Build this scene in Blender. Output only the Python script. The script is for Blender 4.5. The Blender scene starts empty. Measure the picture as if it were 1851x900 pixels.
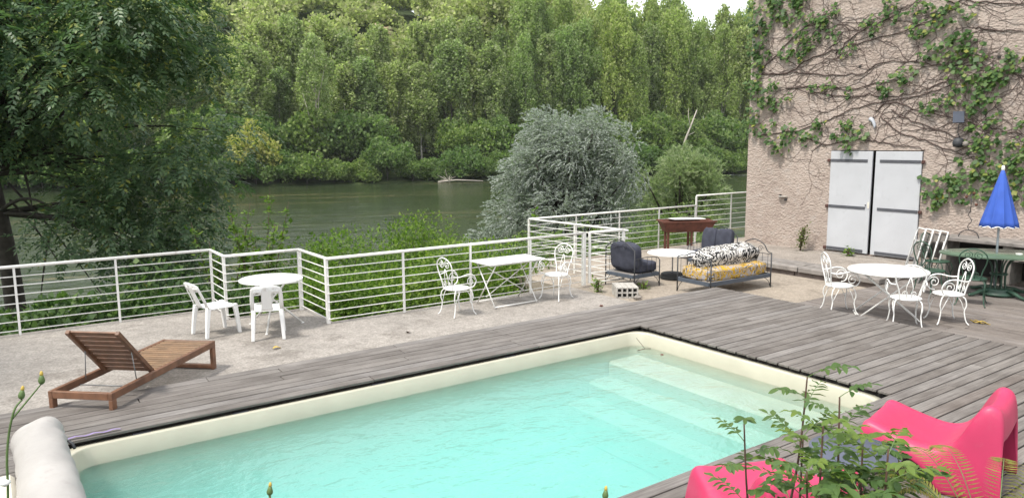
import bpy, bmesh, math, random
import numpy as np
from mathutils import Vector, Matrix, Euler
random.seed(7); rng = np.random.default_rng(7)
PI = math.pi; R = math.radians
SC = bpy.context.scene; COL = SC.collection

# ------------------------------------------------------------------ camera
cam_d = bpy.data.cameras.new("camera"); cam = bpy.data.objects.new("camera", cam_d); COL.objects.link(cam)
right = Vector((0.81703302, -0.5765474, -0.00708017)); fwd = Vector((0.56980992, 0.80924118, -0.14298731))
right.normalize(); fwd.normalize(); up = right.cross(fwd); up.normalize()
cam.matrix_world = Matrix(((right.x, up.x, -fwd.x, 0), (right.y, up.y, -fwd.y, 0), (right.z, up.z, -fwd.z, 2.6), (0, 0, 0, 1)))
cam_d.sensor_width = 36; cam_d.lens = 1351.886 / 1851 * 36; cam_d.clip_start = 0.05; cam_d.clip_end = 3000
SC.camera = cam
# ------------------------------------------------------------------ sky, sun, exposure
SUN_EL, SUN_DIR = R(60), Vector((-1.0, -0.02))          # high, from the left of the picture
world = bpy.data.worlds.new("World"); SC.world = world; world.use_nodes = True
nt = world.node_tree; nt.nodes.clear()
wo = nt.nodes.new("ShaderNodeOutputWorld"); bg = nt.nodes.new("ShaderNodeBackground")
sky = nt.nodes.new("ShaderNodeTexSky"); sky.sky_type = 'NISHITA'; sky.sun_disc = False
sky.sun_elevation = SUN_EL; sky.sun_rotation = math.atan2(SUN_DIR.x, SUN_DIR.y)
sky.air_density = 1.0; sky.dust_density = 1.5; sky.ozone_density = 1.0
tc = nt.nodes.new("ShaderNodeTexCoord"); nz = nt.nodes.new("ShaderNodeTexNoise")
nz.inputs["Scale"].default_value = 2.2; nz.inputs["Detail"].default_value = 6; nz.inputs["Roughness"].default_value = .55
rp = nt.nodes.new("ShaderNodeValToRGB"); rp.color_ramp.elements[0].position = .30; rp.color_ramp.elements[1].position = .52
rp.color_ramp.elements[0].color = (.35, .35, .35, 1); rp.color_ramp.elements[1].color = (1, 1, 1, 1)
mx = nt.nodes.new("ShaderNodeMix"); mx.data_type = 'RGBA'
mx.inputs["B"].default_value = (10.5, 10.8, 11.2, 1)     # thin bright cloud
L = nt.links.new
L(tc.outputs["Generated"], nz.inputs["Vector"]); L(nz.outputs["Fac"], rp.inputs["Fac"])
L(rp.outputs["Color"], mx.inputs["Factor"]); L(sky.outputs["Color"], mx.inputs["A"])
L(mx.outputs["Result"], bg.inputs["Color"]); bg.inputs["Strength"].default_value = 0.13
L(bg.outputs[0], wo.inputs[0])
sd = bpy.data.lights.new("sun", 'SUN'); sd.energy = 3.4; sd.angle = R(9); sd.color = (1, .95, .86)
sun = bpy.data.objects.new("sun", sd); COL.objects.link(sun)
h = SUN_DIR.normalized(); tosun = Vector((h.x * math.cos(SUN_EL), h.y * math.cos(SUN_EL), math.sin(SUN_EL)))
sun.rotation_euler = tosun.to_track_quat('Z', 'Y').to_euler()
SC.view_settings.view_transform = 'Standard'; SC.view_settings.look = 'None'
SC.view_settings.exposure = 0.35; SC.view_settings.gamma = 1
SC.render.engine = 'CYCLES'; SC.cycles.use_denoising = True
SC.cycles.max_bounces = 10; SC.cycles.volume_bounces = 6; SC.cycles.transparent_max_bounces = 12; SC.cycles.diffuse_bounces = 5
SC.cycles.caustics_reflective = False; SC.cycles.caustics_refractive = False

# ------------------------------------------------------------------ materials
def nodes(name):
    m = bpy.data.materials.new(name); m.use_nodes = True
    t = m.node_tree; b = t.nodes["Principled BSDF"]
    return m, t, b
def tex(t, kind, scale, vec=None, detail=4, rough=.5, stretch=None):
    n = t.nodes.new("ShaderNodeTexNoise" if kind == 'noise' else "ShaderNodeTexVoronoi")
    n.inputs["Scale"].default_value = scale
    if kind == 'noise': n.inputs["Detail"].default_value = detail; n.inputs["Roughness"].default_value = rough
    if vec is None:
        vec = t.nodes.new("ShaderNodeTexCoord").outputs["Object"]
    if stretch:
        mp = t.nodes.new("ShaderNodeMapping"); mp.inputs["Scale"].default_value = stretch
        t.links.new(vec, mp.inputs["Vector"]); vec = mp.outputs["Vector"]
    t.links.new(vec, n.inputs["Vector"])
    return n
def ramp(t, fac, stops):
    r = t.nodes.new("ShaderNodeValToRGB"); cr = r.color_ramp
    while len(cr.elements) < len(stops): cr.elements.new(.5)
    for e, (p, c) in zip(cr.elements, stops): e.position = p; e.color = (*c, 1) if len(c) == 3 else c
    t.links.new(fac, r.inputs["Fac"]); return r
def mix(t, fac, a, b, mode='MIX'):
    m = t.nodes.new("ShaderNodeMix"); m.data_type = 'RGBA'; m.blend_type = mode
    for v, k in ((a, "A"), (b, "B")):
        if isinstance(v, tuple): m.inputs[k].default_value = (*v, 1)
        else: t.links.new(v, m.inputs[k])
    if isinstance(fac, float): m.inputs["Factor"].default_value = fac
    else: t.links.new(fac, m.inputs["Factor"])
    return m.outputs["Result"]
def bump(t, b, height, strength, dist=.02, prev=None):
    n = t.nodes.new("ShaderNodeBump"); n.inputs["Strength"].default_value = strength; n.inputs["Distance"].default_value = dist
    t.links.new(height, n.inputs["Height"])
    if prev is not None: t.links.new(prev, n.inputs["Normal"])
    t.links.new(n.outputs[0], b.inputs["Normal"]); return n.outputs[0]
def plain(name, c, rough=.5, var=.12, scale=6, bmp=0, metal=0, spec=.5, dirt=None, obj_var=0):
    m, t, b = nodes(name)
    n = tex(t, 'noise', scale, detail=6)
    lo = tuple(x * (1 - var) for x in c); hi = tuple(min(1, x * (1 + var)) for x in c)
    col = ramp(t, n.outputs["Fac"], [(.3, lo), (.7, hi)]).outputs["Color"]
    if dirt:
        n2 = tex(t, 'noise', scale * 2.7, detail=8, rough=.7)
        f = ramp(t, n2.outputs["Fac"], [(.56, (0, 0, 0)), (.74, (.7, .7, .7))])
        col = mix(t, f.outputs["Color"], col, dirt)
    if obj_var:
        oi = t.nodes.new("ShaderNodeObjectInfo")
        rr = ramp(t, oi.outputs["Random"], [(0, (1 - obj_var,) * 3), (1, (1 + obj_var,) * 3)])
        col = mix(t, 1.0, col, rr.outputs["Color"], 'MULTIPLY')
    t.links.new(col, b.inputs["Base Color"])
    b.inputs["Roughness"].default_value = rough; b.inputs["Metallic"].default_value = metal
    b.inputs["Specular IOR Level"].default_value = spec
    if bmp:
        n3 = tex(t, 'noise', scale * 8, detail=5); bump(t, b, n3.outputs["Fac"], bmp, .01)
    return m
def leafmat(name, stops, trans=.35, rough=.5):
    m, t, b = nodes(name)
    g = t.nodes.new("ShaderNodeNewGeometry")
    oi = t.nodes.new("ShaderNodeObjectInfo")
    rr = ramp(t, g.outputs["Random Per Island"], stops)
    ov = ramp(t, oi.outputs["Random"], [(0, (.80, .88, .90)), (.5, (1, 1, 1)), (1, (1.14, 1.08, .92))])
    col = mix(t, 1.0, rr.outputs["Color"], ov.outputs["Color"], 'MULTIPLY')
    t.links.new(col, b.inputs["Base Color"]); b.inputs["Roughness"].default_value = rough
    b.inputs["Specular IOR Level"].default_value = .35
    tr = t.nodes.new("ShaderNodeBsdfTranslucent"); br = mix(t, 1.0, col, (1.08, 1.32, .75), 'MULTIPLY')
    t.links.new(br, tr.inputs["Color"])
    ms = t.nodes.new("ShaderNodeMixShader"); ms.inputs[0].default_value = trans
    t.links.new(b.outputs[0], ms.inputs[1]); t.links.new(tr.outputs[0], ms.inputs[2])
    t.links.new(ms.outputs[0], t.nodes["Material Output"].inputs["Surface"])
    return m

def deck_wood(name, c1, c2, c3):
    m, t, b = nodes(name)
    tcn = t.nodes.new("ShaderNodeTexCoord"); oi = t.nodes.new("ShaderNodeObjectInfo")
    off = t.nodes.new("ShaderNodeVectorMath"); off.operation = 'SCALE'; off.inputs[0].default_value = (37, 11, 3)
    t.links.new(oi.outputs["Random"], off.inputs["Scale"])
    ad = t.nodes.new("ShaderNodeVectorMath"); ad.operation = 'ADD'
    t.links.new(tcn.outputs["Object"], ad.inputs[0]); t.links.new(off.outputs[0], ad.inputs[1]); v = ad.outputs[0]
    grain = tex(t, 'noise', 9, v, 7, .65, (.22, 6, 6)); blot = tex(t, 'noise', 1.6, v, 5, .6, (1, 1.6, 1))
    col = ramp(t, grain.outputs["Fac"], [(.30, c1), (.5, c2), (.72, c3)]).outputs["Color"]
    bl = ramp(t, blot.outputs["Fac"], [(.33, (.70, .68, .67)), (.55, (1, 1, 1)), (.72, (1.18, 1.17, 1.16))])
    col = mix(t, 1.0, col, bl.outputs["Color"], 'MULTIPLY')
    rr = ramp(t, oi.outputs["Random"], [(0, (.88, .86, .85)), (.45, (1, .99, .98)), (1, (1.10, 1.11, 1.13))])
    col = mix(t, 1.0, col, rr.outputs["Color"], 'MULTIPLY')
    t.links.new(col, b.inputs["Base Color"]); b.inputs["Roughness"].default_value = .72
    b.inputs["Specular IOR Level"].default_value = .3
    bump(t, b, grain.outputs["Fac"], .45, .006)
    return m
M = {}
M['deck'] = deck_wood('weathered_deck', (.10, .091, .085), (.165, .151, .141), (.235, .219, .205))
M['deck_low'] = deck_wood('weathered_lower_deck', (.12, .103, .094), (.18, .16, .147), (.24, .216, .20))
M['dark'] = plain('dark_parts_and_shade', (.03, .028, .026), .9)  # near-black colour for shaded gaps and voids, also the roller cradle
M['joist'] = plain('joist', (.07, .06, .055), .9)
def concrete(name, c, speck, fine, patch):
    m, t, b = nodes(name)
    big = tex(t, 'noise', .8, detail=6, rough=.6); med = tex(t, 'noise', 9, detail=6, rough=.7); sp = tex(t, 'noise', fine, detail=3)
    col = ramp(t, big.outputs["Fac"], [(.3, tuple(x * (1 - patch) for x in c)), (.7, tuple(x * (1 + patch * .5) for x in c))]).outputs["Color"]
    md = ramp(t, med.outputs["Fac"], [(.3, (.80, .79, .78)), (.65, (1.08, 1.08, 1.07))])
    col = mix(t, 1.0, col, md.outputs["Color"], 'MULTIPLY')
    s = ramp(t, sp.outputs["Fac"], [(.36, (1 - speck,) * 3), (.5, (1, 1, 1)), (.66, (1 + speck,) * 3)])
    col = mix(t, 1.0, col, s.outputs["Color"], 'MULTIPLY')
    st = tex(t, 'noise', 1.7, detail=7, rough=.68); sr = ramp(t, st.outputs["Fac"], [(.36, (.74, .73, .72)), (.47, (1, 1, 1)), (.60, (1, 1, 1)), (.70, (1.12, 1.11, 1.09))])
    col = mix(t, 1.0, col, sr.outputs["Color"], 'MULTIPLY')
    t.links.new(col, b.inputs["Base Color"]); b.inputs["Roughness"].default_value = .9; b.inputs["Specular IOR Level"].default_value = .2
    bump(t, b, sp.outputs["Fac"], .6, .008)
    return m
M['terrace'] = concrete('exposed_aggregate', (.31, .285, .262), .20, 42, .2)
M['patio'] = concrete('patio_concrete', (.33, .285, .238), .15, 30, .16)
M['walk'] = concrete('walkway', (.31, .275, .245), .2, 30, .2)
M['block'] = concrete('hollow_block', (.45, .43, .40), .15, 40, .1)
M['liner'] = plain('pool_shell', (.47, .45, .36), .35, .05, 3)
M['white'] = plain('white_paint', (.80, .80, .78), .4, .04, 5, dirt=(.55, .52, .46))
M['rail'] = plain('white_rail_paint', (.78, .77, .74), .45, .06, 4, dirt=(.50, .44, .36))
M['resin'] = plain('white_resin', (.80, .80, .79), .35, .02, 3)
M['iron'] = plain('dark_iron', (.035, .037, .042), .6, .3, 9)
M['steelblue'] = plain('grey_blue_metal', (.07, .085, .11), .5, .15, 8)
M['greenmetal'] = plain('green_metal', (.028, .07, .045), .45, .25, 7)
M['greentop'] = plain('green_table_top', (.10, .15, .105), .22, .2, 3)
M['rust'] = plain('rusty_brown', (.115, .04, .025), .75, .35, 8, .3)
M['hinge'] = plain('strap_iron', (.075, .078, .09), .6, .15, 9)
M['rusthinge'] = plain('rusty_pintle', (.075, .032, .026), .8, .4, 20)
M['door'] = plain('white_door_paint', (.48, .49, .515), .5, .05, 2, dirt=(.40, .41, .43))
M['cushion'] = plain('charcoal_cushion', (.050, .053, .072), .9, .25, 7, .3, spec=.2)
M['tyre'] = plain('black_rubber', (.025, .027, .03), .7, .2, 12)
M['blue'] = plain('blue_canvas', (.045, .105, .43), .7, .12, 4, spec=.25)
M['pole'] = plain('pale_pole', (.42, .44, .48), .35, .05)
M['pink'] = plain('pink_plastic', (.48, .034, .105), .46, .10, 3, dirt=(.44, .065, .125))
M['sidetable'] = plain('slate_table', (.07, .08, .115), .4, .1, 5)
M['cover'] = plain('white_cover', (.36, .343, .33), .75, .09, 3, .35, dirt=(.29, .265, .25))
M['cream'] = plain('cream_plastic', (.74, .70, .60), .45, .05, 3)
M['teak'] = plain('red_hardwood', (.15, .072, .040), .5, .3, 10, .2, obj_var=.2)
M['teak2'] = plain('lighter_hardwood', (.20, .12, .066), .5, .25, 10, .2, obj_var=.18)
M['cable'] = plain('steel_stay', (.2, .2, .2), .4)
M['timber'] = plain('grey_sleeper', (.22, .20, .185), .85, .3, 6, .6, obj_var=.12)
M['timber_dark'] = plain('brown_sleeper', (.12, .095, .085), .85, .3, 6, .6)
M['bark'] = plain('bark', (.045, .038, .030), .95, .35, 9, .8)
M['barkpale'] = plain('pale_bark', (.34, .32, .28), .95, .25, 6, .6)
M['dead'] = plain('dead_wood', (.40, .36, .31), .95, .2, 6, .6)
M['stem'] = plain('vine_stem', (.085, .058, .05), .9, .3, 12)
M['twig'] = plain('sapling_stem', (.09, .05, .035), .8, .3, 20)
M['greenstem'] = plain('green_stem', (.10, .16, .05), .6, .2, 20)
M['stone'] = plain('grey_stone', (.26, .235, .21), .9, .25, 8, .6)
M['rock'] = plain('ochre_rock', (.42, .30, .22), .95, .25, .4, .6)
M['brick'] = plain('old_brick', (.40, .22, .15), .9, .2, 12, .4)
M['glass_blue'] = plain('solar_panel', (.05, .06, .085), .25, .1)
M['yellowleaf'] = plain('yellow_dead_leaf', (.50, .36, .07), .7, .3, 20)
M['purple'] = plain('lilac_strap', (.22, .17, .33), .7)
def fabric_print(name, stops, scale, dist):
    m, t, b = nodes(name)
    tcn = t.nodes.new("ShaderNodeTexCoord")
    nz = tex(t, 'noise', scale, tcn.outputs["Object"], 2, .5); nz.inputs["Distortion"].default_value = dist
    r = ramp(t, nz.outputs["Fac"], stops); r.color_ramp.interpolation = 'CONSTANT'
    t.links.new(r.outputs["Color"], b.inputs["Base Color"]); b.inputs["Roughness"].default_value = .9
    b.inputs["Specular IOR Level"].default_value = .2
    return m
M['bw'] = fabric_print('black_and_white_print', [(0, (.02, .02, .02)), (.36, (.62, .60, .57)), (.45, (.02, .02, .022)), (.535, (.62, .60, .58)), (.60, (.02, .02, .02))], 5.2, 1.6)
M['yellow'] = fabric_print('yellow_swirl_print', [(0, (.50, .30, .03)), (.38, (.33, .32, .34)), (.45, (.50, .31, .04)), (.50, (.07, .06, .055)), (.53, (.40, .39, .40)), (.57, (.50, .30, .03)), (.63, (.10, .085, .07)), (.66, (.5, .32, .04))], 4.6, 1.7)
def stucco():
    m, t, b = nodes('pink_render')
    big = tex(t, 'noise', .55, detail=5, rough=.6); med = tex(t, 'noise', 4, detail=6, rough=.65, stretch=(1, 1, 1.6))
    sp = tex(t, 'noise', 22, detail=4, rough=.6, stretch=(1, .9, 1.15)); vo = tex(t, 'voronoi', 19, stretch=(1, .8, 1.15))
    col = ramp(t, big.outputs["Fac"], [(.3, (.36, .295, .258)), (.5, (.43, .36, .315)), (.72, (.49, .415, .366))]).outputs["Color"]
    md = ramp(t, med.outputs["Fac"], [(.32, (.78, .76, .76)), (.6, (1.06, 1.05, 1.04))])
    col = mix(t, 1.0, col, md.outputs["Color"], 'MULTIPLY')
    # grey weathering on the upper wall, its own shape
    g = ramp(t, med.outputs["Fac"], [(.50, (0, 0, 0)), (.70, (.55, .55, .55))])
    col = mix(t, g.outputs["Color"], col, (.33, .30, .285))
    t.links.new(col, b.inputs["Base Color"]); b.inputs["Roughness"].default_value = .95; b.inputs["Specular IOR Level"].default_value = .15
    p = bump(t, b, vo.outputs["Distance"], .5, .03); bump(t, b, sp.outputs["Fac"], .75, .04, p)
    return m
M['stucco'] = stucco()
def soil(name, c1, c2, c3, scale):
    m, t, b = nodes(name)
    a = tex(t, 'noise', scale, detail=8, rough=.7)
    r = ramp(t, a.outputs["Fac"], [(.3, c1), (.5, c2), (.7, c3)])
    t.links.new(r.outputs["Color"], b.inputs["Base Color"]); b.inputs["Roughness"].default_value = 1; b.inputs["Specular IOR Level"].default_value = .1
    bump(t, b, a.outputs["Fac"], .8, .3)
    return m
M['ground'] = soil('undergrowth_ground', (.018, .028, .012), (.04, .06, .022), (.10, .12, .045), .35)
M['soil'] = soil('bed_soil', (.03, .022, .016), (.06, .045, .032), (.10, .08, .055), 6)
def river_mat():
    m, t, b = nodes('river_water')
    tcn = t.nodes.new("ShaderNodeTexCoord"); mp = t.nodes.new("ShaderNodeMapping")
    mp.inputs["Rotation"].default_value = (0, 0, R(16.9)); t.links.new(tcn.outputs["Object"], mp.inputs["Vector"]); v = mp.outputs["Vector"]
    a = tex(t, 'noise', .35, v, 5, .6, (.35, 1.6, 1)); w = tex(t, 'noise', 1.6, v, 5, .6, (.5, 1.6, 1)); al = tex(t, 'noise', .10, v, 6, .65, (.22, 1.9, 1))
    col = ramp(t, a.outputs["Fac"], [(.3, (.018, .030, .014)), (.7, (.036, .048, .022))]).outputs["Color"]
    f = ramp(t, al.outputs["Fac"], [(.575, (0, 0, 0)), (.62, (1, 1, 1))])
    fine = ramp(t, w.outputs["Fac"], [(.42, (0, 0, 0)), (.6, (.8, .8, .8))])
    fm = mix(t, 1.0, f.outputs["Color"], fine.outputs["Color"], 'MULTIPLY')
    col = mix(t, fm, col, (.19, .155, .08))              # floating weed streaks
    t.links.new(col, b.inputs["Base Color"]); b.inputs["Roughness"].default_value = .10; b.inputs["IOR"].default_value = 1.33
    p = bump(t, b, w.outputs["Fac"], .25, .25); bump(t, b, a.outputs["Fac"], .38, .5, p)
    return m
M['river'] = river_mat()
def pool_water():
    m = bpy.data.materials.new('pool_water'); m.use_nodes = True; t = m.node_tree; t.nodes.clear()
    out = t.nodes.new("ShaderNodeOutputMaterial"); tr = t.nodes.new("ShaderNodeBsdfTransparent"); gl = t.nodes.new("ShaderNodeBsdfGlossy")
    gl.inputs["Roughness"].default_value = .03; tr.inputs["Color"].default_value = (.97, 1, 1, 1)
    fr = t.nodes.new("ShaderNodeFresnel"); fr.inputs["IOR"].default_value = 1.33
    tcn = t.nodes.new("ShaderNodeTexCoord"); v = tcn.outputs["Object"]
    a = tex(t, 'noise', 2.6, v, 4, .55, (1, 1.35, 1)); a.inputs["Distortion"].default_value = .4
    c = tex(t, 'noise', 11, v, 3, .5, (1, 1.3, 1))
    b1 = t.nodes.new("ShaderNodeBump"); b1.inputs["Strength"].default_value = .36; b1.inputs["Distance"].default_value = .12
    b2 = t.nodes.new("ShaderNodeBump"); b2.inputs["Strength"].default_value = .3; b2.inputs["Distance"].default_value = .03
    t.links.new(a.outputs["Fac"], b1.inputs["Height"]); t.links.new(c.outputs["Fac"], b2.inputs["Height"]); t.links.new(b1.outputs[0], b2.inputs["Normal"])
    for n in (fr, gl): t.links.new(b2.outputs[0], n.inputs["Normal"])
    ms = t.nodes.new("ShaderNodeMixShader")
    for i, o in ((0, fr), (1, tr), (2, gl)): t.links.new(o.outputs[0], ms.inputs[i])
    t.links.new(ms.outputs[0], out.inputs["Surface"])
    va = t.nodes.new("ShaderNodeVolumeAbsorption"); va.inputs["Color"].default_value = (.05, .90, .885, 1); va.inputs["Density"].default_value = .46
    vs = t.nodes.new("ShaderNodeVolumeScatter"); vs.inputs["Color"].default_value = (.64, 1, .965, 1); vs.inputs["Density"].default_value = .70
    ad = t.nodes.new("ShaderNodeAddShader"); t.links.new(va.outputs[0], ad.inputs[0]); t.links.new(vs.outputs[0], ad.inputs[1])
    t.links.new(ad.outputs[0], out.inputs["Volume"])
    return m
M['poolwater'] = pool_water()

G = dict
M['ash'] = leafmat('ash_leaves', [(0, (.055, .105, .062)), (.5, (.10, .172, .096)), (.9, (.135, .205, .11)), (1, (.26, .28, .065))], .35, .4)
M['willow'] = leafmat('silver_willow_leaves', [(0, (.16, .185, .15)), (.35, (.28, .30, .275)), (.7, (.41, .43, .42)), (1, (.58, .60, .595))], .35)
M['willowgreen'] = leafmat('green_willow_leaves', [(0, (.16, .215, .14)), (.5, (.245, .305, .205)), (1, (.34, .39, .28))], .5)
M['poplar'] = leafmat('poplar_leaves', [(0, (.16, .20, .075)), (.45, (.275, .32, .13)), (.8, (.39, .42, .21)), (1, (.53, .54, .35))], .6)
M['poplarlight'] = leafmat('light_poplar_leaves', [(0, (.185, .24, .08)), (.5, (.305, .365, .14)), (1, (.46, .50, .27))], .6)
M['wood'] = leafmat('hill_wood_leaves', [(0, (.20, .235, .10)), (.5, (.34, .365, .18)), (1, (.50, .50, .31))], .6)
M['bank'] = leafmat('bank_bush_leaves', [(0, (.075, .13, .038)), (.5, (.145, .215, .068)), (1, (.245, .315, .115))], .5)
M['yellowbush'] = leafmat('yellow_bush_leaves', [(0, (.22, .25, .055)), (.5, (.38, .38, .11)), (1, (.52, .47, .20))], .45)
M['shrub'] = leafmat('bright_shrub_leaves', [(0, (.07, .13, .018)), (.5, (.145, .23, .030)), (1, (.24, .32, .055))], .45)
M['darkshrub'] = leafmat('dark_shrub_leaves', [(0, (.03, .066, .022)), (.5, (.06, .115, .034)), (1, (.11, .18, .05))], .35)
M['vine'] = leafmat('vine_leaves', [(0, (.04, .09, .022)), (.5, (.085, .155, .036)), (.92, (.15, .21, .05)), (1, (.34, .31, .06))], .3)
M['sapling'] = leafmat('sapling_leaves', [(0, (.06, .115, .036)), (1, (.11, .18, .05))], .35, .45)
M['saplinglight'] = leafmat('light_sapling_leaves', [(0, (.12, .19, .04)), (1, (.17, .24, .05))], .4, .45)
M['fern'] = leafmat('fern_leaves', [(0, (.13, .15, .03)), (.6, (.20, .20, .045)), (1, (.26, .22, .06))], .35)
M['grass'] = leafmat('weed_leaves', [(0, (.08, .12, .03)), (1, (.18, .21, .06))], .35)

# ------------------------------------------------------------------ helpers
class MB:
    def __init__(s): s.v = []; s.f = []
    def add(s, vs, fs):
        o = len(s.v); s.v += [tuple(v) for v in vs]; s.f += [tuple(i + o for i in f) for f in fs]
    def box(s, c, d, rz=0, rx=0, ry=0, bevel=0):
        m = Euler((rx, ry, rz)).to_matrix(); a, b, e = d[0] / 2, d[1] / 2, d[2] / 2; c = Vector(c)
        if not bevel:
            vs = [c + m @ Vector((x, y, z)) for x in (-a, a) for y in (-b, b) for z in (-e, e)]
            s.add(vs, [(0, 1, 3, 2), (4, 6, 7, 5), (0, 4, 5, 1), (2, 3, 7, 6), (0, 2, 6, 4), (1, 5, 7, 3)])
        else:
            bm = bmesh.new(); bmesh.ops.create_cube(bm, size=1)
            for v in bm.verts: v.co = Vector((v.co.x * d[0], v.co.y * d[1], v.co.z * d[2]))
            bmesh.ops.bevel(bm, geom=bm.edges[:], offset=bevel, segments=1, affect='EDGES')
            bm.verts.ensure_lookup_table()
            s.add([c + m @ v.co for v in bm.verts], [[v.index for v in f.verts] for f in bm.faces]); bm.free()
        return s
    def tube(s, pts, r, n=6, closed=False, r2=None):
        pts = [Vector(p) for p in pts]; k = len(pts); rings = []; prev = None
        for i, p in enumerate(pts):
            if closed: t = pts[(i + 1) % k] - pts[i - 1]
            else: t = pts[min(i + 1, k - 1)] - pts[max(i - 1, 0)]
            if t.length < 1e-9: t = Vector((0, 0, 1))
            t.normalize()
            if prev is None: a = t.orthogonal().normalized()
            else:
                a = prev - t * prev.dot(t)
                a = a.normalized() if a.length > 1e-6 else t.orthogonal().normalized()
            prev = a; b = t.cross(a)
            rr = r(i / max(1, k - 1)) if callable(r) else (r if r2 is None else r + (r2 - r) * i / max(1, k - 1))
            rings.append([p + (a * math.cos(2 * PI * j / n) + b * math.sin(2 * PI * j / n)) * rr for j in range(n)])
        vs = [v for q in rings for v in q]; fs = []
        for i in range(k if closed else k - 1):
            i2 = (i + 1) % k
            for j in range(n):
                j2 = (j + 1) % n; fs.append((i * n + j, i * n + j2, i2 * n + j2, i2 * n + j))
        if not closed: fs += [tuple(range(n))[::-1], tuple((k - 1) * n + j for j in range(n))]
        s.add(vs, fs); return s
    def lathe(s, prof, n=24, c=(0, 0, 0)):
        c = Vector(c); vs = []; fs = []
        for r, z in prof:
            vs += [c + Vector((r * math.cos(2 * PI * j / n), r * math.sin(2 * PI * j / n), z)) for j in range(n)]
        for i in range(len(prof) - 1):
            for j in range(n):
                j2 = (j + 1) % n; fs.append((i * n + j, i * n + j2, (i + 1) * n + j2, (i + 1) * n + j))
        fs += [tuple(range(n))[::-1], tuple((len(prof) - 1) * n + j for j in range(n))]
        s.add(vs, fs); return s
    def prism(s, poly, z0, z1):
        n = len(poly); vs = [(x, y, z0) for x, y in poly] + [(x, y, z1) for x, y in poly]
        s.add(vs, [tuple(range(n))[::-1], tuple(range(n, 2 * n))] + [(i, (i + 1) % n, n + (i + 1) % n, n + i) for i in range(n)]); return s
    def grid(s, fn, nu, nv):
        vs = [fn(i / nu, j / nv) for i in range(nu + 1) for j in range(nv + 1)]
        s.add(vs, [(i * (nv + 1) + j, (i + 1) * (nv + 1) + j, (i + 1) * (nv + 1) + j + 1, i * (nv + 1) + j + 1) for i in range(nu) for j in range(nv)]); return s
    def build(s, name, m, parent=None, smooth=False, loc=None, rz=0):
        me = bpy.data.meshes.new(name); me.from_pydata(s.v, [], s.f); me.update()
        bm = bmesh.new(); bm.from_mesh(me); bmesh.ops.recalc_face_normals(bm, faces=bm.faces[:]); bm.to_mesh(me); bm.free()
        if smooth: me.shade_smooth() if hasattr(me, 'shade_smooth') else [setattr(p, 'use_smooth', True) for p in me.polygons]
        return link(name, me, m, parent, loc, rz)
def link(name, me, m=None, parent=None, loc=None, rz=0):
    if m is not None:
        if me.materials: me.materials[0] = m
        else: me.materials.append(m)
    o = bpy.data.objects.new(name, me); COL.objects.link(o)
    if parent is not None: o.parent = parent
    if loc is not None: o.location = loc
    if rz: o.rotation_euler.z = rz
    return o
def np_mesh(name, V, F, m, parent=None, smooth=False):
    V = np.asarray(V, np.float32); F = np.asarray(F, np.int32)
    me = bpy.data.meshes.new(name); nf, k = F.shape
    me.vertices.add(len(V)); me.vertices.foreach_set("co", V.ravel())
    me.loops.add(nf * k); me.loops.foreach_set("vertex_index", F.ravel())
    me.polygons.add(nf); me.polygons.foreach_set("loop_start", np.arange(0, nf * k, k, dtype=np.int32))
    me.update(calc_edges=True)
    return link(name, me, m, parent)
def tag(o, label=None, cat=None, group=None, kind=None):
    if label: o["label"] = label
    if cat: o["category"] = cat
    if group: o["group"] = group
    if kind: o["kind"] = kind
    return o
def thing(name, label, cat, loc=(0, 0, 0), rz=0, group=None):
    o = bpy.data.objects.new(name, None); COL.objects.link(o); o.empty_display_size = .2
    o.location = loc; o.rotation_euler.z = rz
    return tag(o, label, cat, group)
def structure(name, label=None, loc=(0, 0, 0)):
    o = bpy.data.objects.new(name, None); COL.objects.link(o); o.location = loc
    return tag(o, label, kind='structure')
KIDS = {}
def copy_tree(o, parent=None):
    c = o.copy(); COL.objects.link(c)
    if parent is not None: c.parent = parent
    for ch in [x for x in o.children]: copy_tree(ch, c)
    return c
def dup(o, label, loc, rz, group=None):
    c = copy_tree(o); c.location = loc; c.rotation_euler.z = rz; c["label"] = label
    if group: c["group"] = group
    return c
def modifier(o, kind, **kw):
    md = o.modifiers.new(kind.lower(), kind)
    for k, v in kw.items(): setattr(md, k, v)
    return md
def bez(p0, p1, p2, p3, n=10):
    p0, p1, p2, p3 = map(Vector, (p0, p1, p2, p3)); out = []
    for i in range(n + 1):
        t = i / n; u = 1 - t
        out.append(p0 * u ** 3 + p1 * 3 * u * u * t + p2 * 3 * u * t * t + p3 * t ** 3)
    return out
def smooth_path(pts, n=6):
    pts = [Vector(p) for p in pts]; out = []
    for i in range(len(pts) - 1):
        p0 = pts[max(i - 1, 0)]; p1 = pts[i]; p2 = pts[i + 1]; p3 = pts[min(i + 2, len(pts) - 1)]
        for k in range(n):
            t = k / n
            out.append(.5 * ((2 * p1) + (p2 - p0) * t + (2 * p0 - 5 * p1 + 4 * p2 - p3) * t * t + (3 * p1 - p0 - 3 * p2 + p3) * t ** 3))
    return out + [pts[-1]]
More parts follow.
